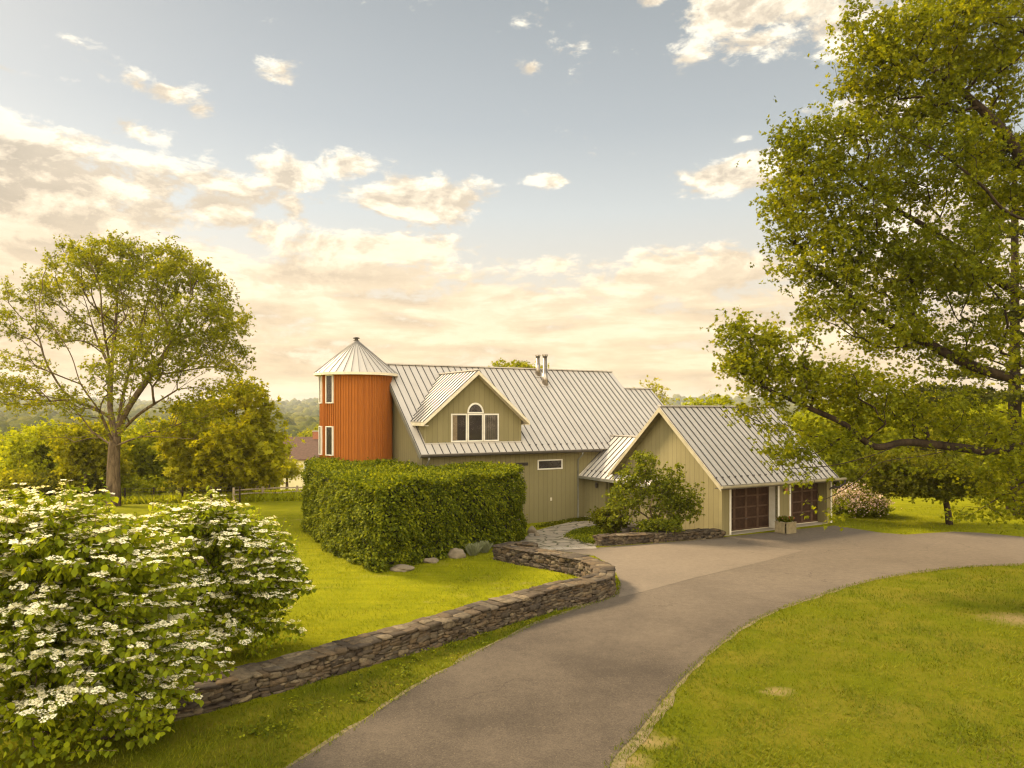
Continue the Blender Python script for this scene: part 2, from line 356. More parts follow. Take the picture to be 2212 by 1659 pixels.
BARE = [(p.x, p.y, r) for p, r in ((P(1680,1494), .42), (P(1395,1600), .55), (P(1360,1645), .5), (P(2205,1338), 1.2), (P(1890,1245), .6))]
def grassmat():
    m = bpy.data.materials.new('lawn grass'); m.use_nodes = True; t = NT(m.node_tree); b = t.n['Principled BSDF']
    b.inputs['Roughness'].default_value = 1; b.inputs['Specular IOR Level'].default_value = 0.03
    co = t.node('ShaderNodeTexCoord').outputs['Object']
    fine = t.noise(co, 14, 6, 0.75); midn = t.noise(co, 1.1, 6, 0.65); big = t.noise(co, 0.16, 4, 0.5)
    stripe = t.noise(t.vec('MULTIPLY', co, (0.25, 2.6, 1)), 1.0, 4, .6)
    f = t.math('ADD', t.math('MULTIPLY', fine, .3), t.math('ADD', t.math('MULTIPLY', midn, .4), t.math('MULTIPLY', stripe, .3)))
    col = t.ramp(t.mrange(f, .3, .7), [(0, (.095,.105,.003)), (.5, (.17,.172,.004)), (1, (.26,.235,.008))])
    dry = t.mrange(t.math('ADD', t.math('MULTIPLY', t.noise(co, .9, 7, .7), .7), t.math('MULTIPLY', big, .3)), .57, .68)
    col = t.mix(t.math('MULTIPLY', dry, .5), col, (.25,.19,.065,1))
    # foreground shade painted in: darker turf outside the stone wall, with dry brown mottling
    sp = t.node('ShaderNodeSeparateXYZ'); t.l.new(co, sp.inputs[0])
    dd = t.math('ADD', t.math('SUBTRACT', t.math('MULTIPLY', sp.outputs[0], .725), t.math('MULTIPLY', sp.outputs[1], .687)), 13.66)
    col = t.mix(t.math('MULTIPLY', t.mrange(dd, -.2, .6, 0, .75), t.mrange(sp.outputs[1], 31, 33, 1, 0)), col, t.mix(t.mrange(t.noise(co, .55, 6, .7), .42, .62), (.068,.078,.003,1), (.110,.090,.012,1)))
    for (bx_, by_, br) in BARE:      # worn patches of earth in the turf
        dd = t.vec('MULTIPLY', t.vec('SUBTRACT', co, (bx_, by_, 0)), (1/br, 1.4/br, 0))
        w_ = t.math('ADD', t.vec('LENGTH', dd, out=1), t.math('MULTIPLY', t.math('SUBTRACT', t.noise(co, 3.5, 5, .7), .5), 1.6))
        col = t.mix(t.mrange(w_, .1, 1.0, .75, 0), col, (.25, .175, .085, 1))
    t.l.new(col, b.inputs['Base Color'])
    bn = t.node('ShaderNodeBump'); bn.inputs['Strength'].default_value = .8; bn.inputs['Distance'].default_value = .04
    t.l.new(t.noise(co, 28, 5, .8), bn.inputs['Height']); t.l.new(bn.outputs[0], b.inputs['Normal']); return m
M['lawn'] = grassmat()
ground = mesh_np('ground', np.stack([XX, YY, ZZ], -1), fl, np.full(len(fl), 4), M['lawn'], smooth=True)
tag(ground, kind='structure')

# ------------------------------------------------------------------ driveway and paths
def asphalt(name, c1, c2, speck=.6):
    m = bpy.data.materials.new(name); m.use_nodes = True; t = NT(m.node_tree); b = t.n['Principled BSDF']
    b.inputs['Roughness'].default_value = 0.85; b.inputs['Specular IOR Level'].default_value = 0.15; b.inputs['Specular Tint'].default_value = (1, .9, .75, 1)
    co = t.node('ShaderNodeTexCoord').outputs['Object']
    big = t.noise(co, .35, 5, .6); fine = t.noise(co, 32, 3, .9); v = t.node('ShaderNodeTexVoronoi'); v.inputs['Scale'].default_value = 15; t.l.new(co, v.inputs['Vector'])
    wn = t.mrange(v.outputs['Distance'], .0, .16, 1, 0)
    sel = t.node('ShaderNodeSeparateColor'); t.l.new(v.outputs['Color'], sel.inputs[0])
    pale = t.math('MULTIPLY', wn, t.math('GREATER_THAN', sel.outputs[0], .55))
    col = t.mix(t.mrange(t.math('ADD', t.math('MULTIPLY', big, .45), t.math('MULTIPLY', fine, .55)), .42, .58), tuple(c1) + (1,), tuple(c2) + (1,))
    col = t.mix(t.math('MULTIPLY', pale, speck), col, (.34,.26,.16,1))
    stain = t.mrange(t.noise(co, 1.3, 5, .6, .4), .62, .72)
    col = t.mix(t.math('MULTIPLY', stain, .25), col, (.06,.045,.035,1))
    # colour lightens with distance: grazing sheen of the far pavement painted in
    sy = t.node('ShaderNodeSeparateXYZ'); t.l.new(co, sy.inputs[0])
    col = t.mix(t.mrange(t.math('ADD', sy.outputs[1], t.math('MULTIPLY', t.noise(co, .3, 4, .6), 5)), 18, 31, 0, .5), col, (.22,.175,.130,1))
    ck = t.node('ShaderNodeTexVoronoi', feature='DISTANCE_TO_EDGE'); ck.inputs['Scale'].default_value = .32
    t.l.new(t.vec('ADD', co, t.vec('MULTIPLY', t.noise(co, .9, 6, .7, out=1), (1.6, 1.6, 0))), ck.inputs['Vector'])
    crack = t.math('MULTIPLY', t.mrange(ck.outputs['Distance'], .0, .006, 1, 0), t.mrange(t.noise(co, .25, 3, .5), .5, .58))
    col = t.mix(t.math('MULTIPLY', crack, .75), col, (.035,.028,.022,1))
    mott = t.mrange(t.noise(co, 4.5, 6, .75), .35, .65); col = t.mix(t.math('MULTIPLY', mott, .28), col, tuple(x*.6 for x in c2) + (1,))
    t.l.new(col, b.inputs['Base Color'])
    bn = t.node('ShaderNodeBump'); bn.inputs['Strength'].default_value = .6; bn.inputs['Distance'].default_value = .012
    t.l.new(t.noise(co, 60, 4, .8), bn.inputs['Height']); t.l.new(bn.outputs[0], b.inputs['Normal']); return m
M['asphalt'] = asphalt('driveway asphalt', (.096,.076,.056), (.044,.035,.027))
M['asphalt2'] = asphalt('older asphalt apron', (.150,.120,.088), (.100,.080,.060), .3)
M['edge'] = pmat('bare earth edge', (.17,.125,.062), (.085,.075,.018), 5, .95, 0, .8, 25)

def catmull(pts, n=8, closed=False):
    out = []; m = len(pts)
    rng = range(m if closed else m - 1)
    for i in rng:
        g = lambda k: Vector(pts[k % m]) if closed else Vector(pts[min(max(k, 0), m - 1)])
        p0, p1, p2, p3 = g(i-1), g(i), g(i+1), g(i+2)
        for j in range(n):
            t = j / n
            out.append(0.5 * ((2*p1) + (-p0+p2)*t + (2*p0-5*p1+4*p2-p3)*t*t + (-p0+3*p1-3*p2+p3)*t**3))
    if not closed: out.append(Vector(pts[-1]))
    return out
def sheet(name, outline, lift, mat, grid=0.6, jitter=0.0):
    """polygon sheet draped on the terrain"""
    bm = bmesh.new()
    vs = [bm.verts.new((p[0] + random.uniform(-jitter, jitter), p[1] + random.uniform(-jitter, jitter), 0)) for p in outline]
    bm.faces.new(vs)
    x0, x1 = min(p[0] for p in outline), max(p[0] for p in outline); y0, y1 = min(p[1] for p in outline), max(p[1] for p in outline)
    for k in range(int((x1-x0)/grid)+1):
        bmesh.ops.bisect_plane(bm, geom=bm.verts[:]+bm.edges[:]+bm.faces[:], plane_co=(x0+k*grid+.013,0,0), plane_no=(1,0,0))
    for k in range(int((y1-y0)/grid)+1):
        bmesh.ops.bisect_plane(bm, geom=bm.verts[:]+bm.edges[:]+bm.faces[:], plane_co=(0,y0+k*grid+.013,0), plane_no=(0,1,0))
    for v in bm.verts: v.co.z = gz(v.co.x, v.co.y) + lift
    bmesh.ops.recalc_face_normals(bm, faces=bm.faces)
    me = bpy.data.meshes.new(name); bm.to_mesh(me); bm.free()
    if me.polygons and me.polygons[0].normal.z < 0: me.flip_normals()
    me.materials.append(mat); o = bpy.data.objects.new(name, me); COL.objects.link(o); return o
def PG(px, py):
    z = 0.0
    for _ in range(6):
        p = P(px, py, z); z = gz(p.x, p.y)
    return Vector((p.x, p.y))
L_edge = [PG(*p) for p in [(560,1720),(690,1618),(860,1508),(960,1448),(1060,1394),(1165,1345),(1240,1318),(1325,1288)]]
L_edge = [Vector((-6.4, 7.2)), Vector((-4.9, 9.2))] + L_edge[1:]
wallside = [PG(*p) for p in [(1345,1262),(1330,1228),(1290,1200)]]
far = [PG(*p) for p in [(1150,1186),(1283,1184),(1300,1183),(1560,1163),(1568,1161),(1700,1147),(1803,1136),(1835,1141),(1900,1151),(1960,1156),(2010,1152),(2060,1149),(2120,1152),(2212,1161),(2320,1172)]]
R_edge = [PG(*p) for p in [(2330,1216),(2212,1219),(2050,1228),(1900,1250),(1780,1283),(1640,1335),(1560,1388),(1490,1450),(1425,1522),(1375,1585),(1318,1655)]] + [Vector((1.0, 9.3)), Vector((0.2, 7.2))]
drive_outline = catmull(L_edge + wallside, 6) + far + catmull(R_edge, 6)
def inflate(pts, d):
    n = len(pts); out = []
    area = sum(pts[i][0]*pts[(i+1)%n][1]-pts[(i+1)%n][0]*pts[i][1] for i in range(n)); sg = 1 if area > 0 else -1
    for i in range(n):
        a, b = Vector(pts[i-1][:2]), Vector(pts[(i+1) % n][:2]); t = (b - a); t = t.normalized() if t.length > 1e-6 else Vector((1, 0))
        out.append(Vector(pts[i][:2]) + Vector((t.y, -t.x)) * sg * d)
    return out
NEAR = [p for p in drive_outline]
rim = []
inf = [inflate(drive_outline, k) for k in (.05, .34)]
for i, p in enumerate(drive_outline):
    f = .5 + .28*math.sin(i*.73) + .22*math.sin(i*1.9 + 1) ; f = min(1, f*.25 + (.45 if p[0] > .5 and p[1] < 15 else 0))
    rim.append(inf[0][i].lerp(inf[1][i], max(0, f)))
tag(sheet('verge', rim, .006, M['edge'], .8, .05), kind='structure')
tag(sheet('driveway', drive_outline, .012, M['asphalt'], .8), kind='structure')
apron = [PG(*p) for p in [(1288,1187),(1300,1186),(1430,1176),(1560,1166),(1600,1166),(1590,1175),(1735,1190),(1640,1216),(1500,1249),(1400,1276),(1336,1292),(1342,1262),(1322,1225),(1285,1202),(1200,1190)]]
tag(sheet('driveway_apron', apron, .017, M['asphalt2'], .8), kind='structure')

def flagmat():
    m = bpy.data.materials.new('flagstones'); m.use_nodes = True; t = NT(m.node_tree); b = t.n['Principled BSDF']; b.inputs['Roughness'].default_value = .9
    co = t.node('ShaderNodeTexCoord').outputs['Object']
    wob = t.vec('ADD', co, t.vec('MULTIPLY', t.noise(co, 2.2, 3, .5, out=1), (.35,.35,.35)))
    v = t.node('ShaderNodeTexVoronoi', feature='DISTANCE_TO_EDGE'); v.inputs['Scale'].default_value = 1.25; t.l.new(wob, v.inputs['Vector'])
    v2 = t.node('ShaderNodeTexVoronoi'); v2.inputs['Scale'].default_value = 1.25; t.l.new(wob, v2.inputs['Vector'])
    g = t.mrange(v.outputs['Distance'], .02, .06, 1, 0)
    sc = t.node('ShaderNodeSeparateColor'); t.l.new(v2.outputs['Color'], sc.inputs[0])
    col = t.mix(sc.outputs[0], (.34,.275,.19,1), (.25,.205,.15,1)); col = t.mix(t.math('MULTIPLY', t.noise(co, 9, 5, .6), .5), col, (.2,.165,.12,1))
    col = t.mix(g, col, (.06,.055,.02,1)); t.l.new(col, b.inputs['Base Color'])
    bn = t.node('ShaderNodeBump'); bn.inputs['Strength'].default_value = .8; bn.inputs['Distance'].default_value = .03
    t.l.new(t.math('SUBTRACT', t.math('MULTIPLY', t.noise(co, 12, 4, .6), .2), g), bn.inputs['Height']); t.l.new(bn.outputs[0], b.inputs['Normal']); return m
M['flag'] = flagmat()
walk = [PG(*p) for p in [(1108,1178),(1130,1166),(1146,1150),(1190,1138),(1235,1128),(1290,1124),(1293,1134),(1250,1142),(1228,1150),(1236,1160),(1262,1172),(1290,1178),(1283,1186),(1200,1190),(1165,1186)]]
tag(sheet('path', walk, .024, M['flag'], .8), kind='structure')
kb = MB(); a, b = PG(1162,1188), PG(1288,1184)
n_ = 7
for i in range(n_):
    p = a.lerp(b, i/n_); q = a.lerp(b, (i+.96)/n_); kb.bar((p.x, p.y, .015), (q.x, q.y, .015), .42, .06)
o = kb.build('threshold_stone', M['concrete'], bevel=.01); tag(o, 'row of pale paving slabs edging the walk at the driveway', 'threshold stones')
bed = [PG(*p) for p in [(1300,1150),(1330,1128),(1400,1128),(1500,1140),(1556,1150),(1548,1160),(1400,1165),(1310,1168)]]
tag(sheet('garden_bed', bed, .010, M['soil'], .8), kind='structure')

# ------------------------------------------------------------------ stone walls
def stonemat():
    m = bpy.data.materials.new('fieldstone'); m.use_nodes = True; t = NT(m.node_tree); b = t.n['Principled BSDF']; b.inputs['Roughness'].default_value = .92
    b.inputs['Specular IOR Level'].default_value = .2
    rnd = t.node('ShaderNodeNewGeometry').outputs['Random Per Island']; co = t.node('ShaderNodeTexCoord').outputs['Object']
    base = t.ramp(rnd, [(0, (.035,.026,.018)), (.2, (.095,.068,.040)), (.45, (.145,.098,.052)), (.6, (.055,.043,.032)), (.8, (.12,.092,.058)), (1, (.21,.16,.095))])
    n = t.noise(co, 9, 7, .7); col = t.mix(t.mrange(n, .35, .75), base, (.030,.022,.015,1))
    l = t.mrange(t.noise(co, 3.2, 5, .6), .55, .7); col = t.mix(t.math('MULTIPLY', l, .35), col, (.17,.145,.10,1))
    t.l.new(col, b.inputs['Base Color'])
    bn = t.node('ShaderNodeBump'); bn.inputs['Strength'].default_value = .8; bn.inputs['Distance'].default_value = .03
    t.l.new(t.noise(co, 16, 7, .7), bn.inputs['Height']); t.l.new(bn.outputs[0], b.inputs['Normal']); return m
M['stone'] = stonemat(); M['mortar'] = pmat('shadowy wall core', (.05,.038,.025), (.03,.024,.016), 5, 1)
# rounded stone template: a cube sphere
def cubesphere(n=3, rnd=.55):
    V = {}; vs = []; fs = []
    def vid(p):
        k = tuple(round(c, 5) for c in p)
        if k not in V:
            V[k] = len(vs); v = Vector(p); s = v.normalized() * v.length; box = v
            vs.append(box.lerp(v.normalized() * 1.15, rnd))
        return V[k]
    for ax in range(3):
        for sg in (-1, 1):
            for i in range(n):
                for j in range(n):
                    q = []
                    for (a, b) in ((i, j), (i+1, j), (i+1, j+1), (i, j+1)):
                        c = [0, 0, 0]; c[ax] = sg; c[(ax+1) % 3] = -1 + 2*a/n; c[(ax+2) % 3] = -1 + 2*b/n; q.append(vid(c))
                    fs.append(q if sg > 0 else q[::-1])
    return np.array([tuple(v) for v in vs]) * .5, np.array(fs)
SV, SF = cubesphere(3, .30)
class Stones:
    def __init__(s): s.V = []; s.F = []; s.n = 0
    def add(s, c, ax, ay, az, dims, r=.30):
        k = RNG.uniform(-1, 1, (3, 3)) * r
        P_ = SV * (1 + RNG.uniform(-.10, .10, SV.shape)); P_ = P_ + (SV @ k) * .6
        B = np.array([ax, ay, az]) * np.array(dims)[:, None]
        s.V.append(P_ @ B + np.array(c)); s.F.append(SF + s.n); s.n += len(SV)
    def build(s, name, mat, parent=None):
        F = np.concatenate(s.F); return mesh_np(name, np.concatenate(s.V), F, np.full(len(F), 4), mat, parent, smooth=True)
def stone_wall(name, path, heights, thick, label, cap_over=.04):
    """path: centre line points, heights: per point"""
    pts = catmull([Vector((p[0], p[1], h)) for p, h in zip(path, heights)], 8)
    L = [0]
    for i in range(1, len(pts)): L.append(L[-1] + (pts[i].xy - pts[i-1].xy).length)
    L = np.array(L); PX = np.array([p.x for p in pts]); PY = np.array([p.y for p in pts]); PH = np.array([p.z for p in pts])
    def at(s): return np.interp(s, L, PX), np.interp(s, L, PY), np.interp(s, L, PH)
    root = empty(name, (float(PX[0]), float(PY[0]), 0)); off = np.array([PX[0], PY[0], 0])
    tag(root, label, 'stone wall')
    st = Stones(); tot = L[-1]
    for side in (-1, 1):
        z = -.06
        row = 0
        while True:
            rh = random.uniform(.045, .12); s = random.uniform(-.05, .1)
            if z > 1.0: break
            while s < tot:
                big = random.random() < .2
                w = random.uniform(.12, .34) * (1.25 if big else 1); hh = rh * random.uniform(.85, 1.12) * (1.9 if big else 1)
                m = min(s + w/2, tot); x, y, h = at(m); x2, y2, _ = at(min(m + .1, tot)); x1, y1, _ = at(max(m - .1, 0))
                t = np.array([x2-x1, y2-y1, 0]); t /= np.linalg.norm(t) + 1e-9; nrm = np.array([t[1], -t[0], 0]) * side
                g = gz(x, y)
                if z + hh * .5 < h - .05:
                    batter = .05 * (1 - z / max(h, .1))
                    dep = random.uniform(.2, .28)
                    ctr = np.array([x, y, 0]) + nrm * (thick/2 - dep/2 + batter + random.uniform(-.02, .025)) + np.array([0, 0, g + z + hh/2]) - off
                    tilt = random.uniform(-.2, .2); tt = t + np.array([0, 0, tilt]); 
                    st.add(ctr, tt, nrm, np.array([0, 0, 1.]) - t * tilt, (w * 1.0, dep, hh * 1.0))
                s += w * .97
            z += rh * .93; row += 1
    for end in (0, tot):   # end faces
        x, y, h = at(end); x1, y1, _ = at(abs(end - .15)); t = np.array([x - x1, y - y1, 0]); t /= np.linalg.norm(t); nrm = np.array([t[1], -t[0], 0])
        z = -.05
        while z < h - .08:
            rh = random.uniform(.08, .15); q = -thick/2
            while q < thick/2 - .05:
                w = random.uniform(.15, .3)
                st.add(np.array([x, y, gz(x, y) + z + rh/2]) + nrm * (q + w/2) + t * .02 - off, nrm, t, (0, 0, 1.), (w, .2, rh * 1.06)); q += w * .95
            z += rh * .95
    st.build('stone_facing', M['stone'], root)
    cap = Stones(); s = 0
    while s < tot:
        w = random.uniform(.22, .42); x, y, h = at(min(s + w/2, tot)); x2, y2, _ = at(min(s + w/2 + .1, tot)); x1, y1, _ = at(max(s + w/2 - .1, 0))
        t = np.array([x2-x1, y2-y1, 0]); t /= np.linalg.norm(t) + 1e-9; nrm = np.array([t[1], -t[0], 0]); g = gz(x, y)
        k = random.choice((1, 2, 2, 3)); q = -thick/2 - cap_over; cuts = sorted([random.uniform(.3, .7) for _ in range(k-1)])
        cuts = [0] + ([c for c in cuts] if k < 3 else [random.uniform(.25, .4), random.uniform(.6, .75)]) + [1]
        for a, b in zip(cuts[:-1], cuts[1:]):
            W = thick + 2*cap_over; c = q + W * (a + b) / 2; hh = random.uniform(.035, .07)
            cap.add(np.array([x, y, g + h - .03 + random.uniform(-.012, .018)]) + nrm * c - off, t + np.array([0, 0, random.uniform(-.05, .05)]), nrm + np.array([0, 0, random.uniform(-.04, .04)]), (0, 0, 1.), (w * 1.06, W * (b - a) * 1.03, hh), .2)
        s += w * .97
    cap.build('capstones', M['stone'], root)
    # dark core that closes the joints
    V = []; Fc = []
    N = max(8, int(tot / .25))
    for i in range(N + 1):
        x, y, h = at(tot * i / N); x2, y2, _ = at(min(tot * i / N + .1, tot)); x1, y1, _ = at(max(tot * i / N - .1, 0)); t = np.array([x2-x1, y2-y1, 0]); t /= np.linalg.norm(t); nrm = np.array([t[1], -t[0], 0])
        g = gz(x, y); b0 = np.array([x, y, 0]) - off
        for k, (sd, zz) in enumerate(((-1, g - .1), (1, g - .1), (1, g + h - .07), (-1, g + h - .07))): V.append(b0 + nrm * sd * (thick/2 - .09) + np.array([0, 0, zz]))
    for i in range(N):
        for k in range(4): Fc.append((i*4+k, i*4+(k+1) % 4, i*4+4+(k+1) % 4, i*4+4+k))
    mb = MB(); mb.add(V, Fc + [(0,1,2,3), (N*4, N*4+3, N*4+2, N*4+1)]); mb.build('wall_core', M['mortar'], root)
    return root

T = .62
outer = [PG(*p) for p in [(430,1541),(569,1503),(733,1456),(819,1431),(933,1399),(1070,1358),(1207,1317),(1290,1296)]]
c1 = inflate_path = []
for i, p in enumerate(outer):
    a = outer[max(i-1, 0)]; b = outer[min(i+1, len(outer)-1)]; t = (b - a).normalized(); c1.append(p + Vector((-t.y, t.x)) * T/2)
start = c1[0] - (c1[1] - c1[0]).normalized() * 1.6
def top_center(px, py, z):     # a point on the top surface of the wall
    g = 0
    for _ in range(5): p = P(px, py, z + g); g = gz(p.x, p.y)
    return Vector((p.x, p.y))
curve = [top_center(1290,1246,.62), top_center(1303,1226,.62), top_center(1272,1208,.6), top_center(1200,1194,.58), top_center(1130,1184,.56), top_center(1082,1176,.55)]
path = [start] + c1[:-1] + curve
hs = [.45,.47,.47,.5,.52,.54,.58,.62] + [.62,.62,.6,.58,.56,.55]
stone_wall('stone_wall', path, hs, T, 'long low fieldstone wall curving from the flowering shrubs round the lawn to the walk')
p0 = top_center(1082,1176,.55); p1 = top_center(1110,1170,.5); p2 = top_center(1155,1173,.45)
stone_wall('stone_wall', [p0 + (p1-p0)*.45, p1, p2], [.5, .48, .42], .4, 'short stub of fieldstone wall hooking toward the flagstone walk by the hedge')
w0 = PG(1301,1180); w1 = PG(1558,1162)
n = (w1 - w0).normalized(); n = Vector((-n.y, n.x))
stone_wall('stone_wall', [w0 + n*.26, w0.lerp(w1,.33) + n*.26, w0.lerp(w1,.66) + n*.26, w1 + n*.26], [.42,.40,.38,.36], .5, 'straight low fieldstone wall in front of the garden bed beside the garage')

# ------------------------------------------------------------------ boulders
def boulder(px, py, w, h, label, group=None):
    g = PG(px, py); bm = bmesh.new(); bmesh.ops.create_icosphere(bm, subdivisions=3, radius=.5)
    sd = random.random() * 50
    from mathutils import noise as mn
    for v in bm.verts:
        d = mn.noise(v.co * 2.2 + Vector((sd, 0, 0))) * .28 + mn.noise(v.co * 5 + Vector((sd, 9, 0))) * .08
        v.co *= 1 + d; v.co.x *= w; v.co.y *= w * .75; v.co.z *= h
    me = bpy.data.meshes.new('boulder'); bm.to_mesh(me); bm.free(); me.materials.append(M['rock'])
    o = bpy.data.objects.new('boulder', me); COL.objects.link(o); o.location = (g.x, g.y, gz(g.x, g.y) + h * .22); o.rotation_euler = (0, 0, random.random() * 3)
    tag(o, label, 'boulder'); return o
boulder(985, 1204, .8, .5, 'pale grey boulder half out of the hedge foot nearest the wall end')
boulder(930, 1215, .6, .26, 'flat tan boulder at the hedge foot between two others')
boulder(866, 1231, .95, .26, 'low long boulder at the hedge foot nearest the hedge corner')
boulder(1149, 1152, .55, .5, 'round tan boulder at the hedge end beside the flagstone walk')
boulder(1352, 1146, 1.5, .8, 'large pale boulder under the garden shrub before the garage gable')
boulder(1160, 1158, .35, .25, 'small stone beside the flagstone walk')

# ------------------------------------------------------------------ the house
ROT = R(30)
PIT = 0.845
EZ = 3.5; HW = 5.8; RL = 16.6
def roof_panel(mb_sheet, mb_seam, a, b, c, d, spacing, guards=None, th=.05, first=.0, gmin=-1):
    """sloping sheet a(eave left) b(eave right) c(ridge right) d(ridge left) with ribs running up the slope"""
    a, b, c, d = map(Vector, (a, b, c, d)); n = (b - a).cross(d - a).normalized()
    if n.z < 0: n = -n
    mb_sheet.hexa([a - n*th, b - n*th, c - n*th, d - n*th, a, b, c, d])
    eu = (b - a).normalized(); up = ((d - a) - eu * (d - a).dot(eu)).normalized()
    la = 0; lb = (b - a).dot(eu); lc = (c - a).dot(eu); ld = (d - a).dot(eu); H = (d - a).dot(up)
    s = min(la, ld) + first
    while s < max(lb, lc) + 1e-3:
        lo, hi = 0.0, H            # clip the rib to the trapezoid
        if ld > 0 and s < ld: hi = H * s / ld
        if ld < 0 and s < 0: lo = H * s / ld
        if lc < lb and s > lc: hi = min(hi, H * (lb - s) / (lb - lc))
        if lc > lb and s > lb: lo = max(lo, H * (s - lb) / (lc - lb))
        if hi - lo > .1:
            p = a + eu * s + up * lo + n * .018; q = a + eu * s + up * hi + n * .018
            mb_seam.bar(p, q, .03, .05, n)
            if guards is not None and lo < .05 and s > gmin:
                g = a + eu * s + up * .42 + n * .04; gm = MB(); gm.bar(g, g + up * .06, .085, .07, n); guards.append(gm)
        s += spacing
    return n

house = empty('barn_house', (HO.x, HO.y, 0), ROT)
tag(house, 'sage green barn style house with standing seam metal roof and gabled dormer', 'house')
ZB = -.9
WX0, WX1, WY0, WY1 = .35, RL - .3, .45, 2*HW - .45
def roofz(v): return EZ + PIT * v
# walls
w = MB(); w.prism([(WX0, WY0, ZB), (WX1, WY0, ZB), (WX1, WY0, roofz(WY0) - .10), (WX0, WY0, roofz(WY0) - .10)], (0, .18, 0))
w.prism([(WX0, WY1, ZB), (WX1, WY1, ZB), (WX1, WY1, roofz(WY0) - .10), (WX0, WY1, roofz(WY0) - .10)], (0, -.18, 0)); w.build('wall', M['green_x'], house)
for x, dx in ((WX0 + .002, .18), (WX1 - .002, -.18)):
    g = MB(); g.prism([(x, WY0 + .182, ZB), (x, WY1 - .182, ZB), (x, WY1 - .182, roofz(WY0) - .11), (x, HW, roofz(HW) - .18), (x, WY0 + .182, roofz(WY0) - .11)], (dx, 0, 0)); g.build('gable_wall', M['green_y'], house)
cb = MB(); cb.box(WX0 - .03, WX0 + .09, WY0 - .03, WY0 + .09, ZB, roofz(WY0) - .12); cb.build('corner_board', M['green_x'], house)
# roof
rs = MB(); rb = MB(); gd = []
roof_panel(rs, rb, (0, 0, EZ), (RL, 0, EZ), (RL, HW, EZ + PIT*HW), (0, HW, EZ + PIT*HW), .415, gd, first=.02, gmin=6.3)
roof_panel(rs, rb, (RL, 2*HW, EZ), (0, 2*HW, EZ), (0, HW, EZ + PIT*HW), (RL, HW, EZ + PIT*HW), .415)
rf = rs.build('roof', M['roof'], house); rb.build('roof_seam', M['seam'], rf); [g_.build('snow_guard', M['guard'], rf) for g_ in gd]
MB().bar((-.02, HW, EZ + PIT*HW + .03), (RL + .02, HW, EZ + PIT*HW + .03), .26, .07).build('ridge_cap', M['roof'], rf)
# rake boards and eave gutter
for x in (-.015, RL + .015):
    for v0, v1 in ((-.02, HW), (2*HW + .02, HW)): rk = MB(); rk.bar((x, v0, EZ - .16 - .01), (x, v1, EZ + PIT*HW - .16), .03, .2); rk.build('rake_board', M['gutter'], rf)
def gutter(x0, x1, y, z, mat, parent):
    g = MB(); g.prism([(x0, y, z), (x0, y - .12, z), (x0, y - .12, z - .07), (x0, y - .07, z - .12), (x0, y, z - .12)], (x1 - x0, 0, 0)); return g.build('gutter', mat, parent)
gutter(0, 11.4, -.005, EZ - .035, M['dark_trim'], house)
so = MB(); so.box(.02, 11.2, .0, WY0 - .003, EZ - .155, EZ - .12); so.build('soffit', M['dark_trim'], house)
# lower extension on the far right: its roof runs on in the same plane
e0, e1, ev = RL + .02, RL + 2.3, 4.4
rs = MB(); rb = MB()
roof_panel(rs, rb, (e0, .02, EZ), (e1, .02, EZ), (e1, ev, roofz(ev)), (e0, ev, roofz(ev)), .415)
roof_panel(rs, rb, (e1, 2*ev, EZ), (e0, 2*ev, EZ), (e0, ev, roofz(ev)), (e1, ev, roofz(ev)), .415)
o = rs.build('extension_roof', M['roof'], house); rb.build('roof_seam', M['seam'], o)
MB().bar((e0, ev, roofz(ev) + .03), (e1 + .02, ev, roofz(ev) + .03), .24, .07).build('ridge_cap', M['roof'], o)
g = MB(); g.prism([(e0 + .05, WY0, ZB), (e0 + .05, 2*ev - .4, ZB), (e0 + .05, 2*ev - .4, roofz(.3) - .1), (e0 + .05, ev, roofz(ev) - .15), (e0 + .05, WY0, roofz(WY0) - .1)], (1.95, 0, 0)); g.build('extension_wall', M['green_y'], house)

# window helper, in a plane y = const of its parent, facing -y
def window(parent, x0, x1, z0, z1, y, fr=.07, name='window', mat='white', depth=.09, curtain=False, room=True, mull=0):
    f = MB(); f.box(x0, x0 + fr, y - .04, y + depth, z0, z1); f.box(x1 - fr, x1, y - .04, y + depth, z0, z1)
    f.box(x0 + fr, x1 - fr, y - .038, y + depth, z0, z0 + fr); f.box(x0 + fr, x1 - fr, y - .038, y + depth, z1 - fr, z1)
    o = f.build(name, M[mat], parent)
    MB().box(x0 + fr, x1 - fr, y - .034, y - .030, z0 + fr, z1 - fr).build('glass', M['glass'], o)
    bk = MB(); bk.box(x0 + fr, x1 - fr, y - .006, y - .0005, z0 + fr, z1 - fr) if room else None
    if room: bk.build('room_interior', M['inside'], o)
    if curtain:
        c = MB(); s = x0 + fr + .01
        e = s + (x1 - x0) * curtain
        while s < e: c.box(s, s + .02, y - .024, y - .010, z0 + fr + .01, z1 - fr - .01); s += .028
        c.build('curtain', M['curtain'], o)
    return o
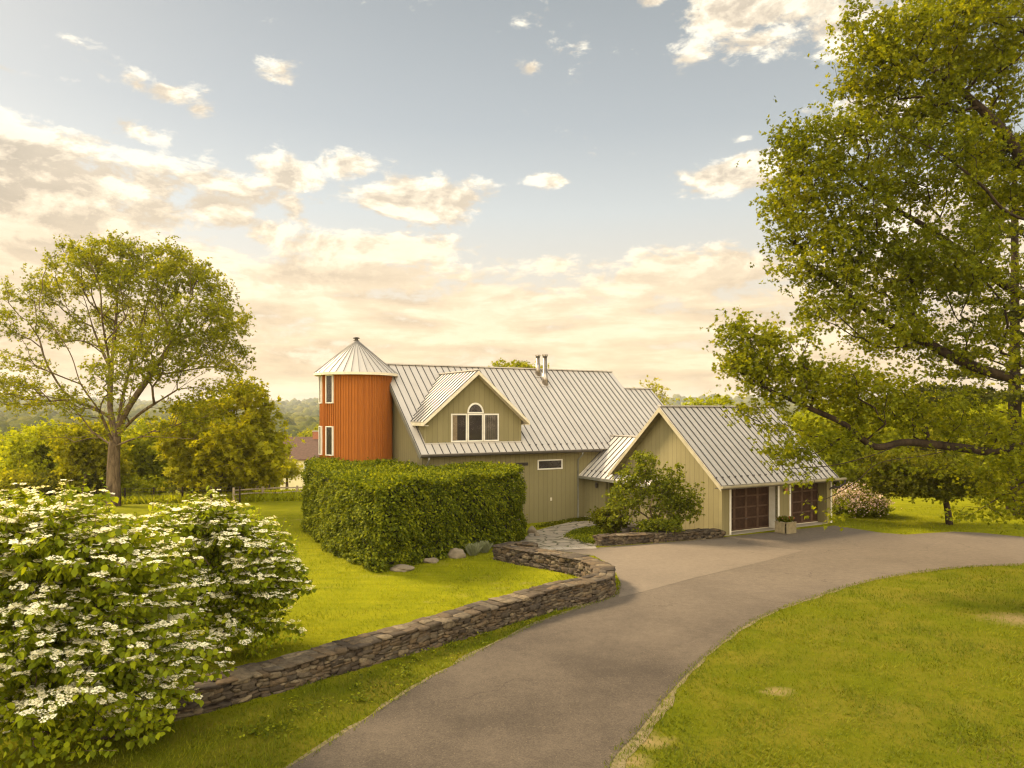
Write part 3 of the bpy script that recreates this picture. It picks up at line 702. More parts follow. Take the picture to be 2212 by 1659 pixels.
# front wall window, vent, hose bib
def on_front(px, py, v):   # px,py -> (u, z) on plane v of the house frame
    a = (px - CX) / F0; X0 = HO.x - .5 * v; Y0 = HO.y + C30 * v
    u = (a * Y0 - X0) / (C30 - a * .5); Y = Y0 + .5 * u; return u, HC + (HY - py) / F0 * Y
u0, zt = on_front(1161, 992, WY0); u1, zb = on_front(1214.5, 1008, WY0)
window(house, u0, u1, zt - .60, zt - .04, WY0 - .002, .07, mat='white')
u0, zt = on_front(1112, 1000, WY0); u1, _ = on_front(1140, 1002, WY0)
v_ = MB()
v_.box(u0, u1, WY0 - .02, WY0 - .002, zt - .17, zt)
for k in range(4): v_.hexa([(u0, WY0-.05, zt-.16+k*.04), (u1, WY0-.05, zt-.16+k*.04), (u1, WY0-.02, zt-.14+k*.04), (u0, WY0-.02, zt-.14+k*.04), (u0, WY0-.05, zt-.15+k*.04), (u1, WY0-.05, zt-.15+k*.04), (u1, WY0-.02, zt-.13+k*.04), (u0, WY0-.02, zt-.13+k*.04)])
v_.build('wall_vent', M['dark_trim'], house)
u0, z0 = on_front(1190, 1078, WY0); MB().box(u0 - .05, u0 + .05, WY0 - .05, WY0 - .003, z0 - .09, z0 + .09).build('outlet_box', M['trim'], house)
# downspouts
ud, _ = on_front(1249, 1000, WY0 - .1)
ds = MB(); ds.tube([(ud + .02, -.07, EZ - .17), (ud + .02, -.06, EZ - .3), (ud, WY0 - .09, EZ - .6), (ud, WY0 - .09, -.45), (ud, WY0 - .25, -.55)], .045, 8); ds.build('downspout', M['gutter'], house, True)
ds = MB(); ds.tube([(.45, -.07, EZ - .17), (.45, -.06, EZ - .3), (.5, WY0 - .09, EZ - .6), (.5, WY0 - .09, -.5)], .045, 8); ds.build('downspout', M['gutter'], house, True)

# dormer
DV, DC, DH, DRH, DZ, DP = .62, 3.42, 2.88, 3.16, 7.87, .86
d_e = DZ - DP * DRH                      # eave height of the dormer roof
vb = lambda z: (z - EZ) / PIT           # where height z meets the main roof
dw = MB(); dz = lambda u: DZ - DP * abs(u - DC) - .12
face = [(DC - DH, DV, roofz(DV) - .05), (DC + DH, DV, roofz(DV) - .05), (DC + DH, DV, dz(DC + DH)), (DC, DV, DZ - .14), (DC - DH, DV, dz(DC - DH))]
dw.prism(face, (0, .15, 0)); dm = dw.build('dormer_wall', M['green_x'], house)
for u, s in ((DC - DH, 1), (DC + DH, -1)):
    zc = dz(u); ck = MB(); ck.prism([(u + .002*s, DV + .152, roofz(DV) - .05), (u + .002*s, vb(zc) + .3, zc), (u + .002*s, DV + .152, zc)], (.12 * s, 0, 0)); ck.build('dormer_cheek', M['green_y'], dm)
rs = MB(); rb = MB(); fy = DV - .42
n_e, n_r = vb(d_e), vb(DZ)
roof_panel(rs, rb, (DC - DRH, n_e + .05, d_e), (DC - DRH, fy, d_e), (DC, fy, DZ), (DC, n_r + .05, DZ), .415, first=.42)
roof_panel(rs, rb, (DC + DRH, fy, d_e), (DC + DRH, n_e + .05, d_e), (DC, n_r + .05, DZ), (DC, fy, DZ), .415, first=.3)
dr = rs.build('dormer_roof', M['roof'], house); rb.build('roof_seam', M['seam'], dr)
MB().bar((DC, fy - .02, DZ + .03), (DC, n_r + .1, DZ + .03), .2, .06).build('ridge_cap', M['roof'], dr)
for s in (-1, 1):
    fb = MB()
    a = Vector((DC + s*(DRH + .02), fy - .03, d_e)); b = Vector((DC, fy - .03, DZ))
    fb.hexa([a + Vector((0, 0, -.21)), b + Vector((0, 0, -.22)), b + Vector((0, .03, -.22)), a + Vector((0, .03, -.21)), a + Vector((0, 0, -.035)), b + Vector((0, 0, -.035)), b + Vector((0, .03, -.035)), a + Vector((0, .03, -.035))]); fb.build('barge_board', M['trim'], dr)
sf = MB()
for s in (-1, 1):
    a = Vector((DC + s*DRH, fy + .003, d_e - .19)); b = Vector((DC, fy + .003, DZ - .19))
    sf.hexa([a, b, b + Vector((0, .4, 0)), a + Vector((0, .4, 0)), a + Vector((0,0,.03)), b + Vector((0,0,.03)), b + Vector((0, .4, .03)), a + Vector((0, .4, .03))])
sf.build('soffit', M['trim'], dr)
for s, u in ((-1, DC - DRH), (1, DC + DRH)):
    k = MB(); k.box(min(u, u - s*.28), max(u, u - s*.28), fy + .004, n_e + .1, d_e - .22, d_e - .19); k.box(u - .015 , u + .015, fy + .001, n_e, d_e - .22, d_e - .04); k.build('eave_board', M['trim'], dr)
fs_ = MB(); fs_.box(DC - DH - .05, DC + DH + .05, DV - .09, DV - .002, roofz(DV) - .075, roofz(DV) + .02); fs_.build('flashing', M['roof'], dr)
zb = roofz(DV) + .04
for i, (a, b) in enumerate(((1.99, 2.93), (2.96, 3.90), (3.93, 4.86))):
    window(dm, a, b, zb, 5.56, DV - .003, .075, curtain=(.28, False, False)[i])
cu = MB()
for k in range(6): cu.box(4.05 + k*.12, 4.05 + k*.12 + .07, DV - .026, DV - .012, zb + .08, 5.48)
cu.build('curtain', pmat('grey net curtain', (.12,.10,.07), (.09,.07,.05), 6, .9), dm)
# half round window
ar = MB(); cxa, cza, r1, r0 = DC + .01, 5.60, .49, .41; N = 20
for k in range(N):
    a0 = math.pi*k/N; a1 = math.pi*(k+1)/N
    pp = [(cxa + r*math.cos(a), cza + r*1.12*math.sin(a)) for r, a in ((r0, a0), (r1, a0), (r1, a1), (r0, a1))]
    ar.hexa([(x, DV - .05, z) for x, z in pp] + [(x, DV + .08, z) for x, z in pp])
ar.box(cxa - r1, cxa + r1, DV - .048, DV + .08, cza - .02, cza + .05)
ao = ar.build('arched_window', M['white'], dm)
gp = [(cxa + r0*math.cos(math.pi*k/N), cza + r0*1.12*math.sin(math.pi*k/N)) for k in range(N + 1)]
MB().prism([(x, DV - .010, z) for x, z in gp], (0, .004, 0)).build('glass', M['glass'], ao)
MB().prism([(x, DV - .004, z) for x, z in gp], (0, .003, 0)).build('room_interior', M['inside'], ao)

# flues
def flue(u, v, ztop, r):
    zb_ = roofz(v); root = MB(); root.tube([(u, v, zb_ - .1), (u, v, zb_ + .75), (u, v, zb_ + .75), (u, v, ztop - .14)], [r*1.75, r*1.15, r, r], 20)
    o = root.build('chimney_flue', M['steel'], house, True)
    c = MB(); c.tube([(u, v, ztop - .10), (u, v, ztop - .09), (u, v, ztop - .02), (u, v, ztop)], [r*.9, r*1.55, r*1.55, r*1.3], 20); c.build('flue_cap', M['steel'], o, False)
    c = MB(); c.tube([(u, v, ztop - .18), (u, v, ztop - .11)], r * 1.25, 20); c.build('flue_collar', M['dark_trim'], o)
    fl_ = MB(); a = Vector((0, 1, PIT)).normalized(); e = Vector((1, 0, 0)); n = e.cross(a); ctr = Vector((u, v, zb_)) + n*.03
    fl_.hexa([ctr + e*sx*.32 + a*sy*.3 + n*dz_ for dz_ in (-.02, .01) for sx, sy in ((-1,-1),(1,-1),(1,1),(-1,1))]); fl_.build('flashing', M['roof'], o)
flue(10.42, 4.62, 9.28, .125); flue(10.35, 5.35, 9.30, .11)

# ---- connector wing between house and garage
GEU = 10.07; CE = 1.97; CRU = 12.75; CPZ = .84
cz = lambda u: CE + CPZ * (u - GEU)
CV0, CV1 = -6.0, .43
rs = MB(); rb = MB(); gd = []
vj = vb(cz(CRU))
roof_panel(rs, rb, (GEU, CV1 - .02, CE), (GEU, CV0, CE), (CRU, CV0, cz(CRU)), (CRU, vj + .1, cz(CRU)), .415, gd, first=.1)
roof_panel(rs, rb, (2*CRU - GEU, CV0, CE), (2*CRU - GEU, CV1, CE), (CRU, CV1, cz(CRU)), (CRU, CV0, cz(CRU)), .415)
cn = rs.build('connector_roof', M['roof'], house); rb.build('roof_seam', M['seam'], cn); [g_.build('snow_guard', M['guard'], cn) for g_ in gd]
MB().bar((CRU, vj + .1, cz(CRU) + .03), (CRU, CV0, cz(CRU) + .03), .2, .06).build('ridge_cap', M['roof'], cn)
MB().bar((GEU + .9, CV1 + .01, cz(GEU + .9) - .06), (GEU - .02, CV1 + .01, CE - .06), .05, .12).build('rake_board', M['trim'], cn)
MB().box(GEU - .12, GEU - .003, CV0, CV1 - .05, CE - .14, CE - .03).build('gutter', M['gutter'], cn)
w = MB(); xw = GEU + .42
w.box(xw, xw + .15, -1.55, WY0 - .003, ZB, CE + .12); w.box(xw + 1.1, xw + 1.25, -4.5, -1.552, ZB, CE + .9)
w.box(xw + .152, xw + 1.098, -1.70, -1.55, ZB, CE + .3); w.build('connector_wall', M['green_y'], house)
b_ = MB(); b_.box(xw - .03, xw - .003, -1.6, WY0 - .01, -.72, -.40); b_.box(xw - .05, xw + 1.3, -4.5, -1.75, -.7, -.52); b_.build('foundation', M['concrete'], house)
dd_ = MB(); dd_.box(xw + 1.02, xw + 1.097, -3.0, -2.1, -.5, 1.55); o = dd_.build('entry_door', M['brown'], house)
MB().tube([(xw + .98, -2.95, .5), (xw + .98, -2.95, .62)], .02, 8).build('handle', M['steel'], o)
lt = MB(); lt.tube([(xw - .12, -.85, 1.35), (xw - .12, -.85, 1.42), (xw - .12, -.85, 1.58), (xw - .12, -.85, 1.66)], [.06, .075, .095, .02], 10); lt.bar((xw - .12, -.85, 1.6), (xw - .004, -.85, 1.6), .03, .03)
lt.build('wall_lantern', M['dark_trim'], house)

# ---- silo tower
silo = empty('silo_tower', (0, 0, 0)); SU, SVV = -1.48, 5.7
sw = Vector((HO.x + SU*C30 - SVV*.5, HO.y + SU*.5 + SVV*C30, 0)); silo.location = (sw.x, sw.y, 0)
tag(silo, 'round orange wood tower with conical metal roof at the left end of the house', 'tower')
SR, ST, SB = 1.96, 7.82, -1.2
NB = 84
V = []; Fq = []
prof = []
for k in range(NB):
    a0 = 2*math.pi*k/NB; da = 2*math.pi/NB
    # board then a raised batten
    for f, r in ((0, SR), (.70, SR), (.72, SR + .05), (.98, SR + .05)): prof.append((a0 + f*da, r))
n_p = len(prof)
for z in (SB, ST):
    for a, r in prof: V.append((r*math.cos(a), r*math.sin(a), z))
for i in range(n_p): Fq.append((i, (i+1) % n_p, n_p + (i+1) % n_p, n_p + i))
mb = MB(); mb.add(V, Fq)
siding_o = mb.build('siding', M['orange'], silo)
cr = MB(); rr = MB()
SN = 34; RO = 2.30; Z0c, Z1c = 7.80, 9.62
mb = MB(); ring = [(RO*math.cos(2*math.pi*k/SN), RO*math.sin(2*math.pi*k/SN), Z0c) for k in range(SN)]; ring2 = [(.12*math.cos(2*math.pi*k/SN), .12*math.sin(2*math.pi*k/SN), Z1c) for k in range(SN)]
mb.add(ring + ring2 + [(x, y, z - .04) for x, y, z in ring], [(k, (k+1) % SN, SN + (k+1) % SN, SN + k) for k in range(SN)] + [(2*SN + k, 2*SN + (k+1) % SN, (k+1) % SN, k) for k in range(SN)] + [tuple(range(2*SN, 3*SN))])
cone = mb.build('roof', M['roof'], silo)
for k in range(SN):
    a = Vector(ring[k]); b = Vector(ring2[k]); rr.bar(a + Vector((0,0,.01)), b + Vector((0,0,.01)), .026, .05)
rr.build('roof_seam', M['cone_seam'], cone)
mb = MB(); pts = []
mb.tube([(0, 0, Z0c - .14), (0, 0, Z0c - .01)], RO + .01, 64); mb.build('eave_trim', M['trim'], cone)
mb = MB(); mb.tube([(0,0,Z1c - .03), (0,0,Z1c + .05), (0,0,Z1c + .05), (0,0,Z1c + .16), (0,0,Z1c + .16), (0,0,Z1c + .20), (0,0,Z1c + .25)], [.17, .17, .10, .10, .19, .19, .05], 16); mb.build('roof_vent', M['dark_trim'], cone)
def silo_window(th, z0, z1, wd=.54):
    # th: angle from the line towards the camera, negative to the left
    e = empty('window', (0, 0, 0), 0, silo); base = math.atan2(-sw.y, -sw.x)
    e.rotation_euler = (0, 0, base + R(90) + R(th))      # local -Y looks outward
    y = -SR - .06; hw_ = wd/2; fr = .05
    f = MB(); f.box(-hw_, -hw_ + fr, y - .03, y + .15, z0, z1); f.box(hw_ - fr, hw_, y - .03, y + .15, z0, z1); f.box(-hw_ + fr, hw_ - fr, y - .029, y + .15, z0, z0 + fr); f.box(-hw_ + fr, hw_ - fr, y - .029, y + .15, z1 - fr, z1)
    f.build('frame', M['white'], e); MB().box(-hw_ + fr, hw_ - fr, y, y + .006, z0 + fr, z1 - fr).build('glass', M['glass'], e)
    MB().box(-hw_ + fr, hw_ - fr, y + .008, y + .012, z0 + fr, z1 - fr).build('room_interior', M['inside'], e)
for th in (-45, -75, -105): silo_window(th, 6.12, 7.66); silo_window(th, 3.30, 4.88)

# ------------------------------------------------------------------ garage
GO = Vector((9.35, 32.6, 0)); GL_, GHW, GE, GP = 8.25, 4.08, 2.36, .875
garage = empty('garage', (GO.x, GO.y, 0), ROT); tag(garage, 'olive green two door garage with steep metal roof at the driveway', 'garage')
GR = GE + GP*GHW
gzv = lambda v: GE + GP * min(v, 2*GHW - v)
rs = MB(); rb = MB(); gd = []
roof_panel(rs, rb, (0,0,GE), (GL_,0,GE), (GL_,GHW,GR), (0,GHW,GR), .405, gd, first=.02)
roof_panel(rs, rb, (GL_,2*GHW,GE), (0,2*GHW,GE), (0,GHW,GR), (GL_,GHW,GR), .405)
gr = rs.build('roof', M['roof'], garage); rb.build('roof_seam', M['seam'], gr); [g_.build('snow_guard', M['guard'], gr) for g_ in gd]
MB().bar((-.02, GHW, GR + .03), (GL_ + .02, GHW, GR + .03), .24, .06).build('ridge_cap', M['roof'], gr)
for x0 in (-.035, GL_ + .005):
    for v0 in (-.03, 2*GHW + .03):
        a = Vector((x0, v0, GE)); b = Vector((x0, GHW, GR)); bb = MB(); bb.hexa([a + Vector((0,0,-.26)), b + Vector((0,0,-.28)), b + Vector((.03,0,-.28)), a + Vector((.03,0,-.26)), a + Vector((0,0,-.05)), b + Vector((0,0,-.05)), b + Vector((.03,0,-.05)), a + Vector((.03,0,-.05))]); bb.build('barge_board', M['barge'], gr)
GX0 = .48; GX1 = GL_ - .25; GY0 = .40; GY1 = 2*GHW - .4; GB = -.7
sf = MB()
for s in (0, 1):
    a = Vector((.003, .0 if s == 0 else 2*GHW, GE - .13)); b = Vector((.003, GHW, GR - .13)); q = Vector((GX0 - .006, 0, 0)); k = Vector((0,0,.03))
    sf.hexa([a, b, b + q, a + q, a + k, b + k, b + q + k, a + q + k])
sf.build('soffit', M['green_y'], gr)
g = MB(); g.prism([(GX0, GY0, GB), (GX0, GY1, GB), (GX0, GY1, gzv(GY0) - .1), (GX0, GHW, GR - .14), (GX0, GY0, gzv(GY0) - .1)], (.15, 0, 0)); g.build('gable_wall', M['green_y'], garage)
g = MB(); g.prism([(GX1, GY0, GB), (GX1, GY1, GB), (GX1, GY1, gzv(GY0) - .1), (GX1, GHW, GR - .14), (GX1, GY0, gzv(GY0) - .1)], (-.15, 0, 0)); g.build('gable_wall', M['green_y'], garage)
def on_gar(px, v):
    a = (px - CX) / F0; X0 = GO.x - .5*v; Y0 = GO.y + C30*v; return (a*Y0 - X0) / (C30 - a*.5)
d1a, d1b = on_gar(1579, GY0), on_gar(1680, GY0); d2a, d2b = on_gar(1708, GY0), on_gar(1794, GY0)
REC = .55; TOPD = 2.16
fw = MB(); 
for a, b in ((GX0 + .152, d1a), (d1b, d2a), (d2b, GX1 - .152)): fw.box(a, b, GY0 + .002, GY0 + .15, GB, gzv(GY0) - .1)
fw.box(d1a, d1b, GY0 + .002, GY0 + .15, TOPD, gzv(GY0) - .1); fw.box(d2a, d2b, GY0 + .002, GY0 + .15, TOPD, gzv(GY0) - .1)
fw.box(GX0, GX1, GY1 - .15, GY1 - .002, GB, gzv(GY0) - .1); fw.build('wall', M['green_x'], garage)
cbd = MB(); cbd.box(GX0 - .02, GX0 + .10, GY0 - .02, GY0 + .10, GB, gzv(GY0) - .12); cbd.build('corner_board', M['green_x'], garage)
for (a, b) in ((d1a, d1b), (d2a, d2b)):
    t_ = MB(); t_.box(a - .10, a, GY0 - .025, GY0 + .155, .02, TOPD + .1); t_.box(b, b + .10, GY0 - .025, GY0 + .155, .02, TOPD + .1); t_.box(a, b, GY0 - .026, GY0 + .156, TOPD - .06, TOPD + .1)
    t_.box(b + .02, b + .06, GY0 + .157, GY0 + REC, .02, TOPD); t_.box(a - .06, a - .02, GY0 + .157, GY0 + REC, .02, TOPD)
    o = t_.build('door_frame', M['white'], garage)
    g = MB(); y = GY0 + REC
    g.box(a - .06, b + .06, y, y + .05, .03, TOPD)
    dr_ = g.build('garage_door', M['brown_dark'], garage)
    p = MB(); nr, nc = 4, 4; Wd = (b - a) / nc; Hd = (TOPD - .08) / nr
    for i in range(nc):
        for j in range(nr):
            x0 = a + i*Wd; z0 = .06 + j*Hd; e = .07
            p.box(x0, x0 + Wd, y - .018, y - .002, z0, z0 + e); p.box(x0, x0 + e, y - .0185, y - .002, z0 + e, z0 + Hd - .012)
            p.box(x0 + Wd - e, x0 + Wd, y - .0175, y - .002, z0 + e, z0 + Hd - .012)
    p.build('door_stile', M['brown'], dr_)
    MB().box(a, b, y - .02, y - .001, .0, .055).build('weather_seal', M['trim'], dr_)
    MB().box((a + b)/2 - .06, (a + b)/2 + .06, y - .05, y - .02, .55, .58).build('handle', M['rubber'], dr_)
fl = MB(); fl.box(GX0 + .16, GX1 - .16, GY0 - .03, GY0 + REC + .2, -.3, .028); fl.build('floor_slab', M['concrete'], garage)
ce = MB(); ce.box(GX0 + .2, GX1 - .2, GY0 + .16, GY0 + REC + .3, TOPD + .005, TOPD + .04); ce.build('door_head', M['dark_trim'], garage)
MB().box(GX0 + .2, GX1 - .2, GY0 + REC + .06, GY0 + REC + .1, 0, TOPD).build('inner_wall', M['inside'], garage)
gutter(-.02, GL_ + .45, -.005, GE - .035, M['barge'], garage)
so = MB(); so.box(.02, GL_ - .02, .0, GY0 - .004, GE - .17, GE - .14); so.box(0.02, GL_ - .02, -.02, .0, GE - .2, GE - .06); so.build('soffit', M['dark_trim'], garage)
ds = MB(); ds.tube([(GL_ + .38, -.07, GE - .16), (GL_ + .38, -.07, GE - .32), (GL_ + .22, .12, GE - .50), (GX1 + .06, .3, GE - .55), (GX1 + .06, GY0 + .2, GE - .75), (GX1 + .06, GY0 + .2, .05)], .045, 8); ds.build('downspout', M['dark_trim'], garage, True)
ug = (d1b + d2a)/2; lt = MB(); lt.tube([(ug, GY0 - .1, 1.75), (ug, GY0 - .1, 1.82), (ug, GY0 - .1, 1.98), (ug, GY0 - .1, 2.05)], [.05, .07, .085, .02], 10); lt.bar((ug, GY0 - .1, 1.98), (ug, GY0 - .004, 1.98), .03, .03, (0,0,1)); lt.build('wall_lantern', M['brick'], garage)

# planter in front of the pier
pp = PG(1697, 1152); planter = empty('planter_box', (pp.x, pp.y, 0), ROT); tag(planter, 'weathered square wooden planter with red flowers between the garage doors', 'planter')
PS = .30
mb = MB()
for s in (-1, 1):
    k = -PS
    while k < PS - .02:
        mb.box(k, k + .087, s*PS - .015, s*PS + .015, .03, .52); mb.box(s*PS - .0145, s*PS + .0145, k, k + .087, .03, .52) if -PS < k else None; k += .095
mb.build('planter_side', M['planter'], planter)
mb = MB()
for s in (-1, 1): mb.box(-PS - .05, PS + .05, s*PS - .04, s*PS + .04, .522, .56); mb.box(s*PS - .04, s*PS + .04, -PS + .042, PS - .042, .522, .561)
mb.build('planter_rim', M['planter'], planter)
MB().box(-PS + .02, PS - .02, -PS + .02, PS - .02, .4, .48).build('soil', M['soil'], planter)
PLANTER = planter

# ------------------------------------------------------------------ neighbour house behind
FY = 110.0; fx0 = (600 - CX)/F0*FY; zg = gz(-35, FY)
farm = empty('farmhouse', ((600 - CX)/F0*FY, FY, zg - 1), R(4)); tag(farm, 'distant cream farmhouse with brown roof and brick chimney', 'house')
ez = HC + (HY - 994)/F0*FY - (zg - 1); rz = HC + (HY - 948)/F0*FY - (zg - 1)
MB().box(.3, 15.7, .3, 8.7, 0, ez).build('wall', M['cream_wall'], farm)
mb = MB(); 
for s in (0, 1):
    a = (0 if s == 0 else 9); mb.prism([(0, a, ez - .05), (16, a, ez - .05), (16, 4.5, rz), (0, 4.5, rz)], (0, 0, .15))
mb.prism([(.31, .31, ez), (.31, 8.69, ez), (.31, 4.5, rz - .15)], (15.3, 0, 0))
fr_ = mb.build('roof', M['shingle'], farm)
uc = ((669 - 600)/F0*FY); o = MB().box(uc - .45, uc + .45, 4.0, 5.0, rz - .5, rz + .95).build('chimney', M['brick'], fr_)
MB().box(uc - .52, uc + .52, 3.93, 5.07, rz + .951, rz + 1.1).build('chimney_cap', M['concrete'], o)
for px in (631, 662, 684):
    ux = (px - 600)/F0*FY
    wf = MB(); wf.box(ux - .5, ux + .5, .24, .298, ez - 2.1, ez - .5); wo = wf.build('window', M['white'], farm)
    pn = MB()
    for i in range(4):
        for j in range(4): pn.box(ux - .44 + i*.225, ux - .44 + i*.225 + .2, .225, .238, ez - 2.03 + j*.375, ez - 2.03 + j*.375 + .34)
    pn.build('pane', pmat('farm glass', (.12,.16,.10), (.08,.11,.07), 2, .2), wo)

# ------------------------------------------------------------------ split rail fence
def rail_fence(pxs, label, rails=3, hh=.95):
    pts = [(p, y) for p, y in pxs]
    w_ = [];
    for px, py in pts:
        g = PG(px, py); w_.append(Vector((g.x, g.y, gz(g.x, g.y))))
    root = empty('split_rail_fence', w_[0]); tag(root, label, 'fence'); o0 = w_[0]
    for p in w_:
        mb = MB(); q = p - o0; mb.hexa([q + Vector((sx*.07, sy*.05, z)) * 1 if False else q + Vector((sx*(.08 - .01*(z > 0)), sy*.06, z)) for z in (-.1, hh + random.uniform(0, .08)) for sx, sy in ((-1,-1),(1,-1),(1,1),(-1,1))]); mb.build('post', M['rail'], root)
    for a, b in zip(w_[:-1], w_[1:]):
        for k in range(rails):
            z = hh * (.22 + .32*k); pts_ = [a - o0 + Vector((0,0,z)), (a+b)/2 - o0 + Vector((0,0,z + random.uniform(-.06,.03))), b - o0 + Vector((0,0,z + random.uniform(-.03,.03)))]
            mb = MB(); mb.tube(pts_, [.045,.06,.045], 6); mb.build('rail', M['rail'], root)
    return root
rail_fence([(505,1084),(568,1079),(642,1076),(720,1073)], 'weathered split rail fence at the back edge of the lawn left of the hedge')
def wire_fence():
    w_ = []
    for px in range(-40, 520, 62):
        g = PG(px, 1088 - px*.006); w_.append(Vector((g.x, g.y, gz(g.x, g.y))))
    root = empty('wire_fence', w_[0]); tag(root, 'low dark post and wire fence behind the large tree', 'fence')
    for p in w_: q = p - w_[0]; MB().tube([q - Vector((0,0,.1)), q + Vector((0,0,1.15))], [.07,.06], 6).build('post', M['bark_dark'], root)
    mb = MB()
    for a, b in zip(w_[:-1], w_[1:]):
        for k in range(5): mb.bar(a - w_[0] + Vector((0,0,.15 + k*.23)), b - w_[0] + Vector((0,0,.15 + k*.23)), .012, .012)
    mb.build('wire', M['dark_trim'], root)
wire_fence()

# ------------------------------------------------------------------ vegetation engine
def tmpl(verts, faces):
    return np.array(verts, float), faces
LEAF = tmpl([(0,0,0),(.32,.28,.05),(.36,.55,.06),(0,1,-.08),(-.36,.55,.06),(-.32,.28,.05),(0,.5,-.04)], [(0,1,2,6),(6,2,3),(3,4,6),(0,6,4,5)])
SIMPLE = tmpl([(0,0,0),(.38,.45,.06),(0,1,-.06),(-.38,.45,.06)], [(0,1,2,3)])
OAK = tmpl([(0,0,0),(.10,.18,0),(.40,.22,.05),(.16,.40,0),(.50,.62,.06),(.15,.66,0),(0,1,-.04),(-.15,.66,0),(-.50,.62,.06),(-.16,.40,0),(-.40,.22,.05),(-.10,.18,0)], [(0,1,2,3,4,5,6,7,8,9,10,11)])
TUFT = tmpl([(0,0,0),(.3,.1,.04),(.12,.3,0),(.5,.5,.05),(.15,.6,0),(.2,1,-.05),(-.08,.65,0),(-.45,.8,.06),(-.2,.45,0),(-.55,.3,.05),(-.12,.2,0)], [(0,1,2,3,4,5,6,7,8,9,10)])
FLO = tmpl([(0,.5,0),(.14,.16,.03),(.48,.15,0),(.2,-.1,.03),(.3,-.45,0),(0,-.2,.03),(-.3,-.45,0),(-.2,-.1,.03),(-.48,.15,0),(-.14,.16,.03)], [tuple(range(10))])
def norm(a): return a / (np.linalg.norm(a, axis=-1, keepdims=True) + 1e-9)
def randdir(n): return norm(RNG.normal(size=(n, 3)))
def leaves(name, pts, ydir, zdir, size, mat, parent=None, T_=SIMPLE, offset=(0,0,0)):
    TV, TF = T_; n = len(pts); y = norm(ydir); x = norm(np.cross(y, zdir)); z = np.cross(x, y)
    size = np.broadcast_to(np.asarray(size, float), (n,))
    V = pts[:, None, :] + size[:, None, None] * (TV[None, :, 0:1]*x[:, None, :] + TV[None, :, 1:2]*y[:, None, :] + TV[None, :, 2:3]*z[:, None, :])
    V = V - np.array(offset)
    k = len(TV); flat = np.concatenate([np.array(f) for f in TF]); lt = np.array([len(f) for f in TF])
    F = (flat[None, :] + (np.arange(n) * k)[:, None]).ravel(); LT = np.tile(lt, n)
    return mesh_np(name, V.reshape(-1, 3), F, LT, mat, parent)

